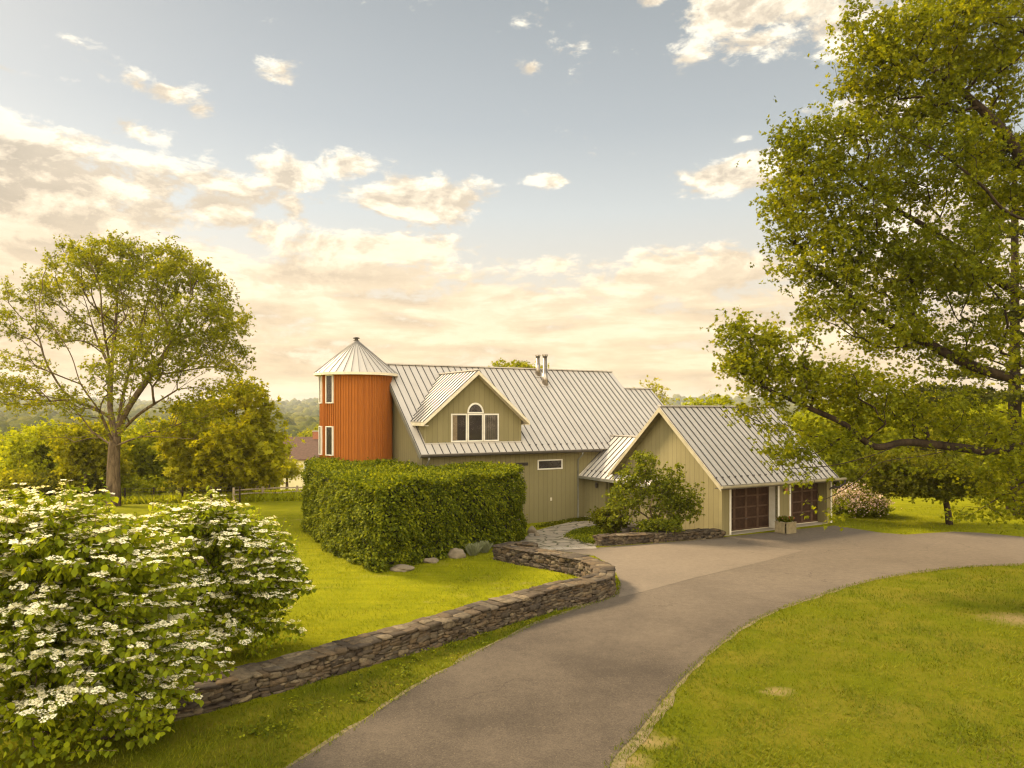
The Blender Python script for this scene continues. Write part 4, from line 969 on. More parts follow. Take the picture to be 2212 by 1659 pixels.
class Skel:
    """branch skeleton grown towards crown points: each point joins the nearest fitting node"""
    def __init__(s, trunk, step=.6):
        s.p = [np.array(t, float) for t in trunk]; s.par = [-1] + list(range(len(trunk) - 1)); s.step = step
        s.len = [0.0]
        for i in range(1, len(s.p)): s.len.append(s.len[-1] + np.linalg.norm(s.p[i] - s.p[i-1]))
        s.nt = len(trunk); s.tips = []; s.fixed = {}
    def limb(s, start, pts):
        """explicit limb from node nearest to `start`"""
        A = np.array(s.p); i = int(np.argmin(np.linalg.norm(A - np.array(start), axis=1))); prev = i
        cur = s.p[i]; P_ = catmull([Vector(cur)] + [Vector(p) for p in pts], 6)
        for q in P_[1:]:
            q = np.array(q); s.p.append(q); s.par.append(prev); s.len.append(s.len[prev] + np.linalg.norm(q - s.p[prev])); prev = len(s.p) - 1
        return prev
    def grow(s, pts, minidx=1, pathw=.25, bend=.2, wig=.10, first=None):
        base = s.p[0]; pts = sorted([np.array(p) for p in pts], key=lambda q: np.linalg.norm(q - base))
        for q in pts:
            A = np.array(s.p[minidx:]); Ln = np.array(s.len[minidx:]); d = np.linalg.norm(A - q, axis=1)
            vert = np.maximum(0, A[:, 2] - q[2]); cost = d + pathw * Ln + .3 * vert
            i = int(np.argmin(cost)) + minidx; a = s.p[i]; dist = d[i - minidx]; n = max(1, int(dist / s.step)); prev = i
            pd = s.p[i] - s.p[s.par[i]] if s.par[i] >= 0 else np.array([0, 0, 1.]); pd = pd / (np.linalg.norm(pd) + 1e-9) * dist * bend
            for k in range(1, n + 1):
                t = k / n; c = a + (q - a) * t + pd * (t * (1 - t)) * 2 + (RNG.normal(size=3) * wig * s.step * (1 if k < n else 0))
                s.p.append(c); s.par.append(prev); s.len.append(s.len[prev] + np.linalg.norm(c - s.p[prev])); prev = len(s.p) - 1
            s.tips.append(prev)
    def mesh(s, name, mat, parent, r_trunk, r_tip=.008, ex=2.4, offset=(0,0,0), flare=1.35, sides=(10, 6, 4)):
        n = len(s.p); w = np.zeros(n); ch = [[] for _ in range(n)]
        for i in range(1, n): ch[s.par[i]].append(i)
        order = sorted(range(n), key=lambda i: -s.len[i])
        for i in order:
            if not ch[i]: w[i] = 1.0
            if s.par[i] >= 0: w[s.par[i]] += w[i]
        rad = r_tip * w ** (1 / ex); sc = math.log(r_trunk / r_tip) / math.log(max(rad[0] / r_tip, 1.01)); rad = r_tip * (rad / r_tip) ** sc
        for i in range(min(3, s.nt)): rad[i] *= 1 + (flare - 1) * (1 - i / 3)
        V = []; F = []; LT = []; nb = 0
        off = np.array(offset)
        stack = [(0, -1)]
        while stack:
            i, frm = stack.pop(); chain = [] if frm < 0 else [frm]; j = i
            while True:
                chain.append(j)
                if not ch[j]: break
                c = sorted(ch[j], key=lambda k: -w[k])
                for k in c[1:]: stack.append((k, j))
                j = c[0]
            if len(chain) < 2: continue
            pp = np.array([s.p[k] for k in chain]) - off; rr = np.array([rad[k] for k in chain])
            if frm >= 0: rr[0] = min(rad[frm], rr[1] * 1.25)
            ns = sides[0] if rr[0] > .12 else (sides[1] if rr[0] > .035 else sides[2])
            tg = np.gradient(pp, axis=0); tg = norm(tg); ref = np.array([.31, .77, .55]); prev = None; m = len(pp)
            for q in range(m):
                t = tg[q]
                if prev is None: x = np.cross(t, ref)
                else: x = prev - t * prev.dot(t)
                x = x / (np.linalg.norm(x) + 1e-9); prev = x; y = np.cross(t, x)
                ang = np.arange(ns) * 2 * math.pi / ns
                V.append(pp[q] + rr[q] * (np.cos(ang)[:, None] * x + np.sin(ang)[:, None] * y))
            ii = np.arange(m - 1)[:, None] * ns; kk = np.arange(ns)[None, :]; k2 = (kk + 1) % ns
            f = np.stack([ii + kk, ii + k2, ii + ns + k2, ii + ns + kk], -1).reshape(-1, 4) + nb; F.append(f); LT.append(np.full(len(f), 4)); nb += m * ns
        F = np.concatenate(F); return mesh_np(name, np.concatenate(V), F, np.concatenate(LT), mat, parent, smooth=True)

def lobe_points(lobes, n):
    """lobes: (centre, radii xyz) -> n points, denser towards each lobe's skin"""
    vol = np.array([l[1][0]*l[1][2] * (l[2] if len(l) > 2 else 1) for l in lobes]); vol = vol / vol.sum(); out = []
    for l, f in zip(lobes, vol):
        k = max(3, int(n * f)); d = randdir(k); r = RNG.uniform(.15, 1, k) ** (1/2.2)
        out.append(np.array(l[0]) + d * r[:, None] * np.array(l[1]))
    return np.concatenate(out)
def crown_leaves(name, tips, per, spread, size, mat, parent, T_, off, droop=.3, flat=.75, twig=None):
    # tufts of leaves spread round each twig end
    m = max(1, per // 5); n = len(tips); c = np.repeat(tips, m, 0)
    c = c + RNG.normal(size=(len(c), 3)) * np.array([1, 1, flat]) * (np.repeat(RNG.uniform(.45, 1.3, n), m)[:, None]) * spread
    c = np.repeat(c, 5, 0); k = len(c); dd = randdir(k)
    p = c + dd * size * .15 + RNG.normal(size=(k, 3)) * size * .15; y = dd + np.array([0, 0, -droop]); z = np.array([0, 0, 1.]) + randdir(k) * .9
    s = size * RNG.uniform(.65, 1.35, k)
    return leaves(name, p, y, z, s, mat, parent, T_, off)
def tree(name, label, cat, base, trunk, lobes, npts, per, spread, lsize, lmat, bmat, r_trunk, T_=SIMPLE, step=.6, pathw=.25, minidx=2, limbs=(), group=None, wig=.12, r_tip=.008, bare=0, ex=2.4):
    base = np.array(base, float); root = empty(name, tuple(base)); tag(root, label, cat, group)
    sk = Skel(trunk, step)
    for st, pts in limbs: sk.limb(st, pts)
    pts = lobe_points(lobes, npts) if lobes else np.zeros((0, 3))
    sk.grow(pts, minidx, pathw, wig=wig)
    sk.mesh('trunk', bmat, root, r_trunk, r_tip, ex, offset=base)
    tips = np.array([sk.p[i] for i in sk.tips])
    if per: crown_leaves('crown', tips, per, spread, lsize, lmat, root, T_, base)
    return root, sk

# ---- large tree standing on the left
bx = (245 - CX)/F0*50; tb = Vector((bx, 50, gz(bx, 50)))
def q50(px, py, dy=0): return tuple(Q(px, py, 50 + dy))
trunk = [tuple(tb - Vector((0,0,.3))), q50(245,1060), q50(245,1010), q50(247,965), q50(250,945)]
limbs = [(q50(250,945), [q50(238,880,.5), q50(240,800,1), q50(250,700,1.5), q50(255,600,1.5)]),
         (q50(250,945), [q50(275,885,-.5), q50(325,810,-1), q50(370,740,-1), q50(410,650,-1.5)]),
         (q50(247,965), [q50(215,890,-1.5), q50(175,830,-2), q50(150,760,-2.5), q50(95,680,-3), q50(40,620,-3)]),
         (q50(175,830,-2), [q50(100,800,-4), q50(40,770,-5), q50(-40,745,-6)]),
         (q50(240,800,1), [q50(205,720,2), q50(180,640,3), q50(150,590,3)]),
         (q50(325,810,-1), [q50(390,800,-2), q50(450,760,-3), q50(500,740,-3)]),
         (q50(247,965), [q50(200,935,2), q50(150,905,4), q50(70,870,5)]),
         (q50(247,965), [q50(300,945,-3), q50(360,945,-5), q50(440,950,-6)]),
         (q50(250,945), [q50(262,870,1.5), q50(285,780,2.2), q50(305,700,2.4), q50(335,590,1.5)]),
         (q50(250,945), [q50(300,895,-2), q50(370,850,-3), q50(450,800,-4), q50(520,770,-4)]),
         (q50(240,800,1), [q50(222,700,-2), q50(215,620,-3), q50(190,560,-3)]),
         (q50(275,885,-.5), [q50(300,760,2), q50(320,660,2.5), q50(340,580,3)])]
L = lambda px, py, dy, rx, ry, rd, w=1: (np.array(Q(px, py, 50 + dy)), np.array([rx/F0*50, rd, ry/F0*50]), w)
lobes = [L(255,560,0,70,45,3,1.3), L(185,580,-1,60,40,3,1.2), L(130,610,1,70,32,3,1), L(60,640,0,55,30,3,1), L(350,560,1,45,35,3,1.3), L(400,590,0,55,40,3,1.3), L(300,620,-2,80,50,3,1.3), L(450,620,0,50,35,3,1.2),
         L(490,690,1,48,40,3,1.3), L(430,700,-3,70,60,3,1.3), L(500,770,0,40,45,3,1.2), L(360,760,-4,90,55,3,1), L(270,790,-5,70,50,2.5,.8), L(40,700,-2,70,30,3,.7), L(30,790,-4,80,40,3,.6), L(120,720,2,70,35,3,.4), L(300,700,4,90,60,3,.9), L(80,860,0,90,30,3,.6), L(200,700,2,50,60,3,.45), L(490,835,-2,60,25,2,.8), L(420,880,-3,90,28,2,.6), L(30,850,-3,60,30,2,.7), L(165,540,0,28,18,1.5,1.3), L(268,532,0,30,20,1.5,1.3), L(375,545,0,28,20,1.5,1.3), L(200,870,-3,90,40,2,.35),
         L(380,920,-4,140,20,3,.30), L(150,940,3,130,25,3,.3)]
t1, sk1 = tree('broadleaf_tree', 'tall spreading tree with open branching crown standing left behind the white flowering shrubs', 'tree', tb, trunk, lobes, 1500, 45, .34, .155, M['tree_leaf'], M['bark'], .38, TUFT, .55, .55, 3, limbs, r_tip=.011)

# ---- great oak on the right: trunk stands outside the picture, its limbs reach in
OY = 26.0
ob = Vector((22.5, OY, gz(22.5, OY)))
q = lambda px, py, Y=OY: tuple(Q(px, py, Y))
trunk = [tuple(ob - Vector((0,0,.3))), (22.4, OY, 2), (22.3, OY, 4.3), (22.2, OY, 6.5), (22.0, OY, 9), (21.6, OY, 12), (21.4, OY, 15), (21.2, OY + .3, 18), (21, OY + .5, 20)]
limbs = [((22.3, OY, 4.3), [q(2330,930), q(2212,960), q(2130,975,25.8), q(2080,968,25.6), q(1960,955,25.5), q(1890,965,25.4), q(1830,920,25.2), q(1780,895,25), q(1720,870,24.8), q(1640,830,24.6), q(1580,790,24.6)]),
         (q(1960,955,25.5), [q(1880,985,25), q(1800,1005,24.6), q(1740,1010,24.4), q(1690,1015,24.2)]),
         (q(2080,968,25.6), [q(1990,985,24.8), q(1900,1000,24), q(1850,1040,23.6), q(1790,1075,23.4), q(1745,1090,23.3)]),
         ((22.2, OY, 6.5), [q(2212,820), q(2100,790,26.2), q(2000,740,26.4), q(1900,690,26.4), q(1800,610,26.4), q(1740,570,26.4)]),
         (q(2000,740,26.4), [q(1900,750,25.5), q(1830,700,25.2), q(1770,640,25)]),
         ((22, OY, 9), [q(2212,640,26.6), q(2100,560,27), q(2000,490,27), q(1900,430,27), q(1800,350,27)]),
         (q(2100,790,26.2), [q(2050,840,27.5), q(1960,840,28.5), q(1880,810,28.5)]),
         ((21.6, OY, 12), [q(2250,420,26), q(2180,300,26), q(2080,200,26), q(1960,110,26), q(1900,80,26)]),
         ((21.6, OY, 12), [q(2200,470,25), q(2120,400,24.6), q(2030,330,24.5), q(1940,290,24.5)]),
         ((21.4, OY, 15), [q(2280,150,26.5), q(2210,40,27), q(2120,-60,27)]),
         ((22.3, OY, 4.3), [q(2300,1000,25), q(2212,1040,24.3), q(2150,1080,24), q(2100,1110,23.8)])]
O_ = lambda px, py, dy, rx, ry, rd=1.6, w=1: (np.array(Q(px, py, OY + dy)), np.array([rx/F0*OY, rd, ry/F0*OY]), w)
lobes = [O_(2120,60,0,130,90,2.5,1.2), O_(1930,90,0,95,55,1.6,1.2), O_(1880,150,0,80,60,1.6,1.2), O_(1960,210,.5,120,70,2,1.1), O_(2100,200,1,110,100,2.5,1.1), O_(2050,20,1,120,50,2), O_(1850,45,0,0.1+45,25,1),
         O_(1760,310,0,60,50,1.5,1.2), O_(1700,330,0,45,50,1.4,1.1), O_(1860,310,.5,90,60,1.8,1.1), O_(1740,410,0,80,60,1.6,1.1), O_(1690,450,0,38,55,1.2,1), O_(1850,440,.5,110,80,2,1.1), O_(2010,350,0,120,90,2.5,1.1), O_(2150,380,1,90,120,2.5,1),
         O_(1710,520,0,50,35,1.2,.9), O_(1700,590,0,38,22,1.0,.8), O_(1780,560,0,80,70,1.8,1.1), O_(1900,580,.5,110,80,2,1.1), O_(2040,560,0,110,100,2.5,1.1), O_(2150,600,0,80,120,2.5,.5), O_(1790,660,0,60,45,1.5,1), O_(1900,700,0,100,60,2,1.0), O_(2040,740,1,120,70,2,.65), O_(2150,780,0,80,80,2,.4),
         O_(1600,715,-1.2,45,28,.9,1.1), O_(1565,725,-1.2,28,20,.7,.9), O_(1640,770,-1.2,60,50,1.1,1.2), O_(1600,800,-1.2,45,35,.9,1), O_(1700,740,-1.2,50,45,1,.8), O_(1700,830,-1,90,45,1.1,1.2), O_(1800,830,-.6,100,50,1.4,1.1), O_(1900,860,-.3,110,60,1.6,1.0), O_(2030,900,0,110,50,1.8,.9),
         O_(1620,885,-1.5,42,18,.7,.9), O_(1680,920,-1.4,45,20,.8,.8), O_(1700,980,-1.8,50,28,.8,1), O_(1760,960,-1.4,60,35,.9,.7), O_(1750,1030,-2.5,36,16,.7,.4), O_(1840,930,-.6,80,35,1.2,.6), O_(1800,1112,-2.8,18,10,.4,.3), O_(2150,1010,-1,90,40,1.5,.8), O_(2120,1110,-2,50,18,.8,.5), O_(2190,1080,-1.6,60,40,1,.8), O_(2190,940,0,70,50,1.5,.9), O_(1960,1005,-1,90,20,1.2,.25)]
t2, sk2 = tree('oak_tree', 'huge oak filling the right side whose lowest limb reaches over the garage roof', 'tree', ob, trunk, lobes, 3000, 40, .33, .135, M['oak_leaf'], M['bark_dark'], .42, OAK, .5, .16, 4, limbs, r_tip=.007)

# ---- dark pine behind the oak, with its trunk at the right edge
PY_ = 40.0
pb = Vector(((2192 - CX)/F0*PY_, PY_, gz(27.6, PY_)))
root = empty('pine_tree', tuple(pb)); tag(root, 'dark pine with flat horizontal boughs at the right edge behind the oak', 'tree')
trunk = [tuple(pb + Vector((0, 0, z))) for z in np.linspace(-.3, 22, 24)]
sk = Skel(trunk, .6); bough = []
for k in range(46):
    z = RNG.uniform(2.5, 21); a = RNG.uniform(0, 2*math.pi); Ln = (6.8 * (1 - (z - 3)/24)) * RNG.uniform(.6, 1.1)
    st = np.array(pb) + np.array([0, 0, z]); d = np.array([math.cos(a), math.sin(a), RNG.uniform(-.05, .12)])
    e = sk.limb(tuple(st), [tuple(st + d*Ln*.35), tuple(st + d*Ln*.7 + np.array([0,0,-.15])), tuple(st + d*Ln)])
    sd = np.array([-d[1], d[0], 0])
    for t_ in np.linspace(.3, 1, 9):
        for s in (-1, 1):
            c = st + d*Ln*t_ + sd*s*RNG.uniform(.2, 1.3)*(1.15 - t_*.6) + np.array([0,0,RNG.uniform(0,.25)]); bough.append(c)
sk.grow(bough, 24, .05, bend=.05); sk.mesh('trunk', M['bark_dark'], root, .34, .01, 2.2, offset=np.array(pb))
crown_leaves('crown', np.array([sk.p[i] for i in sk.tips]), 60, .28, .15, M['pine_leaf'], root, SIMPLE, np.array(pb), 0, .22)

# ---- smaller background trees
def simple_tree(name, label, px, Y, lob, leaf, npts, per, lsize, rt=.22, group=None, spread=.45, bmat='bark', T_=TUFT, th=2.0, step=.8, cat='tree', lean=0, rtip=.012, minidx=2):
    X = (px - CX)/F0*Y; z0 = gz(X, Y); base = Vector((X, Y, z0))
    trunk = [(X, Y, z0 - .2), (X + lean*.3, Y, z0 + th*.35), (X + lean*.6, Y, z0 + th*.7), (X + lean, Y, z0 + th)]
    lobes = [(np.array(Q(a, b, Y + dy)), np.array([rx/F0*Y, rd, ry/F0*Y])) for (a, b, rx, ry, dy, rd) in lob]
    return tree(name, label, cat, base, trunk, lobes, npts, per, spread, lsize, M[leaf], M[bmat], rt, T_, step, .25, minidx, (), group, r_tip=rtip)
simple_tree('broadleaf_tree', 'wide olive green tree just right of the large open tree at the rail fence', 470, 56,
    [(540,842,40,18,0,2),(500,868,50,25,1,2.5),(575,890,25,25,0,2),(430,890,50,25,0,2.5),(520,940,80,40,-1,3.5),(415,960,60,40,0,3),(580,955,25,35,0,2.5),(460,1010,90,35,-1,3),(550,1020,62,30,0,2.5),(380,920,40,25,0,2.5),(540,985,70,40,-2,2.5)], 'mid_leaf', 430, 30, .40, .24, th=1.6)
simple_tree('broadleaf_tree', 'yellow green tree with a dark leaning trunk seen between the two large left trees', 335, 64,
    [(330,950,50,38,0,3),(290,985,60,38,1,3),(370,985,60,40,0,3),(330,1010,70,30,0,3)], 'yellow_leaf', 240, 55, .3, .32, th=3.0, bmat='bark_dark', lean=.4)
bgl = [('low yellow green tree at the far left edge of the picture', -20, 68, [(-20,975,90,50,0,4),(40,1000,80,45,0,4),(-30,1020,90,35,0,4)], 'yellow_leaf'),
       ('rounded yellow tree left of the large trunk above the shrubs', 120, 62, [(120,955,65,38,0,4),(95,1000,80,40,0,4),(160,1005,70,38,0,4),(120,1030,90,30,0,3)], 'yellow_leaf'),
       ('olive bush-like tree directly left of the large trunk', 200, 58, [(190,960,40,40,0,3),(200,1010,45,40,0,3),(195,1040,50,25,0,3)], 'mid_leaf')]
for lb, px, Y, lob, lf in bgl: simple_tree('broadleaf_tree', lb, px, Y, lob, lf, 230, 60, .32, .2, group='trees along the back fence on the left', th=2.5, spread=.5)
simple_tree('broadleaf_tree', 'low dark green thicket tree under the wide olive tree by the rail fence', 455, 60, [(450,1045,60,25,0,2.5),(500,1040,40,25,0,2.5)], 'dark_leaf', 90, 60, .26, .15, th=.8)
simple_tree('broadleaf_tree', 'small green tree in front of the distant cream farmhouse', 620, 84, [(622,1012,16,18,0,1.6),(604,1018,20,18,0,2)], 'mid_leaf', 80, 50, .28, .14, th=2)
# behind the house
simple_tree('broadleaf_tree', 'treetop peeking over the main roof ridge beside the metal flues', 1115, 75, [(1110,800,42,12,0,2.5),(1090,810,30,12,0,2),(1150,806,35,12,0,2),(1120,840,60,25,0,3)], 'tree_leaf', 150, 60, .28, .25, th=5)
_, bsk = simple_tree('bare_tree', 'nearly leafless tree rising behind the right end of the main roof', 1410, 62, [(1408,850,32,30,0,1.6),(1395,870,25,25,0,1.6),(1425,865,18,22,0,1.2)], 'mid_leaf', 190, 1, .2, .16, th=3.5, bmat='twig', rtip=.012)
simple_tree('broadleaf_tree', 'thin leafy treetops showing just above the garage roof ridge', 1535, 60, [(1520,874,22,8,0,1.2),(1555,868,22,8,0,1.2),(1490,878,18,6,0,1),(1540,900,60,20,0,2)], 'yellow_leaf', 120, 30, .22, .16, th=3.5)
# right background
simple_tree('broadleaf_tree', 'tall bright yellow green tree behind the right end of the garage', 1800, 58, [(1790,930,70,50,0,3.5),(1850,960,60,50,0,3),(1760,990,60,50,0,3),(1830,1020,80,45,0,3),(1900,930,70,50,0,3.5),(1740,930,30,30,0,2)], 'yellow_leaf', 420, 60, .28, .3, th=2.5, spread=.5)
simple_tree('broadleaf_tree', 'olive green tree behind the small dark tree at the far edge of the right lawn', 1960, 62, [(1960,960,80,60,0,4),(1930,1030,80,40,0,3.5),(2020,1010,80,50,0,4)], 'mid_leaf', 360, 60, .3, .3, th=2.5, spread=.5)
simple_tree('broadleaf_tree', 'yellow green tree at the far right edge beyond the lawn', 2150, 58, [(2140,930,70,60,0,4),(2180,1000,80,50,0,4),(2100,1000,60,50,0,3),(2240,960,60,60,0,3)], 'yellow_leaf', 340, 60, .3, .3, th=2.5, spread=.5)
simple_tree('broadleaf_tree', 'green tree filling the gap behind the pine on the right', 2060, 66, [(2060,900,80,50,0,4),(2000,880,60,40,0,3),(2140,890,70,40,0,4)], 'mid_leaf', 300, 60, .32, .3, th=4, spread=.5)
simple_tree('fruit_tree', 'small dark crowned tree with a thin bent trunk on the right lawn', 2052, 36.6, [(2000,1010,90,28,0,2.2),(1930,1030,70,30,0,2),(2070,1030,70,28,0,2.2),(1960,1048,80,20,0,2),(2040,1056,70,16,0,1.6),(1900,1000,40,20,0,1.5)], 'dark_leaf', 520, 55, .13, .13, th=1.3, spread=.26, bmat='bark_dark', step=.35, lean=-.25)
for i, (lb, px, Y, rx, ry, py, lf) in enumerate([('low green bush at the lawn edge right of the pink flowering shrub', 1935, 54, 45, 18, 1052, 'mid_leaf'), ('dark bush at the lawn edge behind the thin trunked tree', 2030, 55, 60, 20, 1045, 'dark_leaf'), ('green bush at the lawn edge near the right picture edge', 2130, 54, 70, 22, 1047, 'mid_leaf'), ('bushy growth at the right picture edge past the lawn', 2230, 54, 60, 24, 1047, 'dark_leaf')]):
    simple_tree('bush', lb, px, Y, [(px, py, rx, ry, 0, 1.6), (px - rx*.5, py + 6, rx*.6, ry*.7, 0, 1.4)], lf, 110, 60, .2, .08, th=.5, spread=.35, cat='bush', step=.4, group='bushes along the far lawn edge')
for i, (lb, px, Y, rx, ry, py, lf) in enumerate([('bramble bush behind the wire fence at the left picture edge', 20, 57, 80, 22, 1048, 'mid_leaf'), ('dark green bush behind the wire fence left of the tree trunk', 150, 57, 80, 24, 1050, 'dark_leaf'), ('bush behind the wire fence right of the large tree trunk', 300, 60, 60, 14, 1056, 'yellow_leaf')]):
    simple_tree('bush', lb, px, Y, [(px, py, rx, ry, 0, 2)], lf, 120, 60, .22, .08, th=.5, spread=.4, cat='bush', step=.4, group='bushes behind the wire fence')

# pink flowering shrub by the garage corner
rt, sk = simple_tree('flowering_shrub', 'rounded shrub with pale pink blossom on the lawn beyond the garage corner', 1856, 40, [(1856,1086,50,26,0,1.4),(1830,1092,32,22,0,1.2),(1884,1094,28,20,0,1.2)], 'shrub_leaf', 170, 60, .12, .06, th=.3, spread=.22, cat='shrub', step=.3)
tp = np.array([sk.p[i] for i in sk.tips]); base = np.array(rt.location)
k = tp[(tp[:, 2] > np.percentile(tp[:, 2], 35))]; c = np.repeat(k, 26, 0) + RNG.normal(size=(len(k)*26, 3))*.24 + np.array([0,-.12,.16])
leaves('blossom', c, randdir(len(c)), randdir(len(c)), .11*RNG.uniform(.6,1.2,len(c)), M['pink'], rt, FLO, base)

# garden shrub before the garage gable
GYs = 33.2
rt, sk = simple_tree('garden_shrub', 'many stemmed green shrub growing against the garage gable wall', 1405, GYs, [(1395,1000,26,30,0,.8),(1370,1030,35,30,0,.9),(1430,1040,40,30,0,.9),(1350,1070,42,30,0,1),(1410,1080,60,30,0,1),(1470,1070,42,32,0,.9),(1340,1105,36,24,0,.9),(1490,1100,30,25,0,.8),(1440,1115,45,18,0,.9),(1460,1020,16,14,0,.6)], 'shrub_leaf', 420, 34, .105, .07, th=.35, spread=.17, cat='shrub', step=.3, T_=LEAF, minidx=0, rtip=.006)
rt2, sk2_ = simple_tree('garden_shrub', 'low dark spreading shrub at the left foot of the garage gable shrub', 1330, 33.9, [(1325,1125,32,14,0,.8),(1300,1118,18,14,0,.6)], 'dark_leaf', 80, 40, .11, .04, th=.2, spread=.16, cat='shrub', step=.3, T_=LEAF, minidx=0, rtip=.006)
rt2, sk2_ = simple_tree('garden_shrub', 'low green shrub at the right foot of the garage gable shrub', 1425, 32.2, [(1410,1138,40,10,0,.5),(1450,1135,24,10,0,.5)], 'shrub_leaf', 70, 40, .10, .04, th=.15, spread=.14, cat='shrub', step=.3, T_=LEAF, minidx=0, rtip=.006)

# planter flowers
n = 260; c = np.column_stack([RNG.uniform(-.3,.3,n), RNG.uniform(-.3,.3,n), .5 + RNG.uniform(0,.22,n)])
leaves('foliage', c, randdir(n) + np.array([0,0,.5]), randdir(n), .12, M['dark_leaf'], PLANTER, LEAF)
n = 40; c = np.column_stack([RNG.uniform(-.3,.3,n), RNG.uniform(-.3,.3,n), .66 + RNG.uniform(0,.12,n)])
leaves('flower', c, randdir(n), randdir(n), .08, M['red'], PLANTER, FLO)

# ------------------------------------------------------------------ clipped hedge
def hedge():
    A, B, Cc, D2, D = [PG(*p) for p in [(818,1243), (1143,1168), (1118,1128), (880,1118), (652,1148)]]
    A2 = PG(780, 1232)
    poly = [A, B, Vector((B.x - 1.4, B.y + 2.6)), Vector((-4.9, 37.0)), Vector((D.x + 1.0, D.y + 1.6)), D, A2]
    ring = catmull([Vector((p.x, p.y, 0)) for p in poly], 3, True)
    ring = []
    for i, p in enumerate(poly):
        a, b = poly[i-1], poly[(i+1) % len(poly)]; ra = min(1.2, (a-p).length*.33); rb = min(1.2, (b-p).length*.33)
        ring += [p + (a-p).normalized()*ra, (p + (a-p).normalized()*ra*.35 + p + (b-p).normalized()*rb*.35)/2, p + (b-p).normalized()*rb]
    ring = [Vector((p.x, p.y)) for p in ring]
    cen = sum(ring, Vector((0, 0))) / len(ring)
    tops = 3.25
    root = empty('clipped_hedge', (cen.x, cen.y, gz(cen.x, cen.y))); tag(root, 'dense clipped green hedge block standing in front of the house', 'hedge'); off = np.array(root.location)
    def topz(x, y): # slight hollow in the middle, uneven shears
        return tops - .30*np.exp(-(((x-cen.x)/3.2)**2 + ((y-cen.y)/3.0)**2)) + .07*np.sin(x*1.7 + y) + .06*np.sin(y*2.3 - x*.6) - .25
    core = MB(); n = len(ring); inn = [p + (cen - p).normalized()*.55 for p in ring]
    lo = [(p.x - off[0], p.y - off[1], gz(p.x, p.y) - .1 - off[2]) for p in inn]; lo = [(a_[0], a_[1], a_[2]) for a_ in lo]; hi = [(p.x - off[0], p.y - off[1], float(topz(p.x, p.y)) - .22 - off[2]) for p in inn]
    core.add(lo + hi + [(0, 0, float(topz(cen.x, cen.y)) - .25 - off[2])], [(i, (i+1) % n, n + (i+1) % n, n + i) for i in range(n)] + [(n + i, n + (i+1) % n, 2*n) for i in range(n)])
    core.build('hedge_core', pmat('hedge interior', (.018,.018,.006), (.03,.026,.01), 6, 1), root)  # solid dark filler hull behind the leaves, no branches modelled
    # sides
    seg = [(ring[i], ring[(i+1) % n]) for i in range(n)]; ln = np.array([(b-a).length for a, b in seg]); pr = ln/ln.sum()
    N = 60000; k = RNG.choice(n, N, p=pr); t = RNG.uniform(0, 1, N)
    a = np.array([[s[0].x, s[0].y] for s in seg])[k]; b = np.array([[s[1].x, s[1].y] for s in seg])[k]; xy = a + (b-a)*t[:, None]
    tn = norm(b-a); out = np.column_stack([tn[:,1], -tn[:,0]]); cv = xy - np.array([cen.x, cen.y]); sg = np.sign((out*cv).sum(1)); out *= sg[:,None]
    zt = topz(xy[:,0], xy[:,1]); zb_ = hz(xy[:,0], xy[:,1]); f = RNG.uniform(0, 1, N)
    z = zb_ + .05 + (zt - zb_)*f
    bul = .16*np.sin(xy[:,0]*1.9 + z*2.1)*np.sin(xy[:,1]*1.6 - z*1.7) + .10*np.sin(xy[:,0]*5 + z*4.3)*np.sin(xy[:,1]*4.4 + z*3.1)
    taper = -.12 - .42*np.clip((f-.80)/.20, 0, 1)**2 - .12*np.clip((.12 - f)/.12, 0, 1)
    d = bul + taper + RNG.normal(0, .075, N)
    p = np.column_stack([xy + out*d[:,None], z]); o3 = np.column_stack([out, np.zeros(N)])
    y1 = o3*.55 + np.array([0,0,-.55]) + randdir(N)*.75; z1 = o3*.7 + np.array([0,0,.9]) + randdir(N)*.5
    # top
    N2 = 34000; P2 = []
    bx0, bx1 = min(q.x for q in ring), max(q.x for q in ring); by0, by1 = min(q.y for q in ring), max(q.y for q in ring)
    c = np.column_stack([RNG.uniform(bx0, bx1, N2*2), RNG.uniform(by0, by1, N2*2)]); ins = inside(c, [(q.x, q.y) for q in ring]); c = c[ins][:N2]; N2 = len(c)
    zz = topz(c[:,0], c[:,1]) + RNG.normal(0, .06, N2) + .10*RNG.random(N2)**4
    p2 = np.column_stack([c, zz]); y2 = randdir(N2)*.9 + np.array([0,0,.45]); z2 = np.array([0,0,1.]) + randdir(N2)*.7
    leaves('foliage', np.concatenate([p, p2]), np.concatenate([y1, y2]), np.concatenate([z1, z2]), RNG.uniform(.075, .145, N + N2), M['hedge_leaf'], root, LEAF, off)
def inside(c, poly):
    x, y = c[:,0], c[:,1]; r = np.zeros(len(c), bool); j = len(poly) - 1
    for i in range(len(poly)):
        xi, yi = poly[i]; xj, yj = poly[j]
        r ^= ((yi > y) != (yj > y)) & (x < (xj - xi)*(y - yi)/((yj - yi) + 1e-12) + xi); j = i
    return r
hedge()

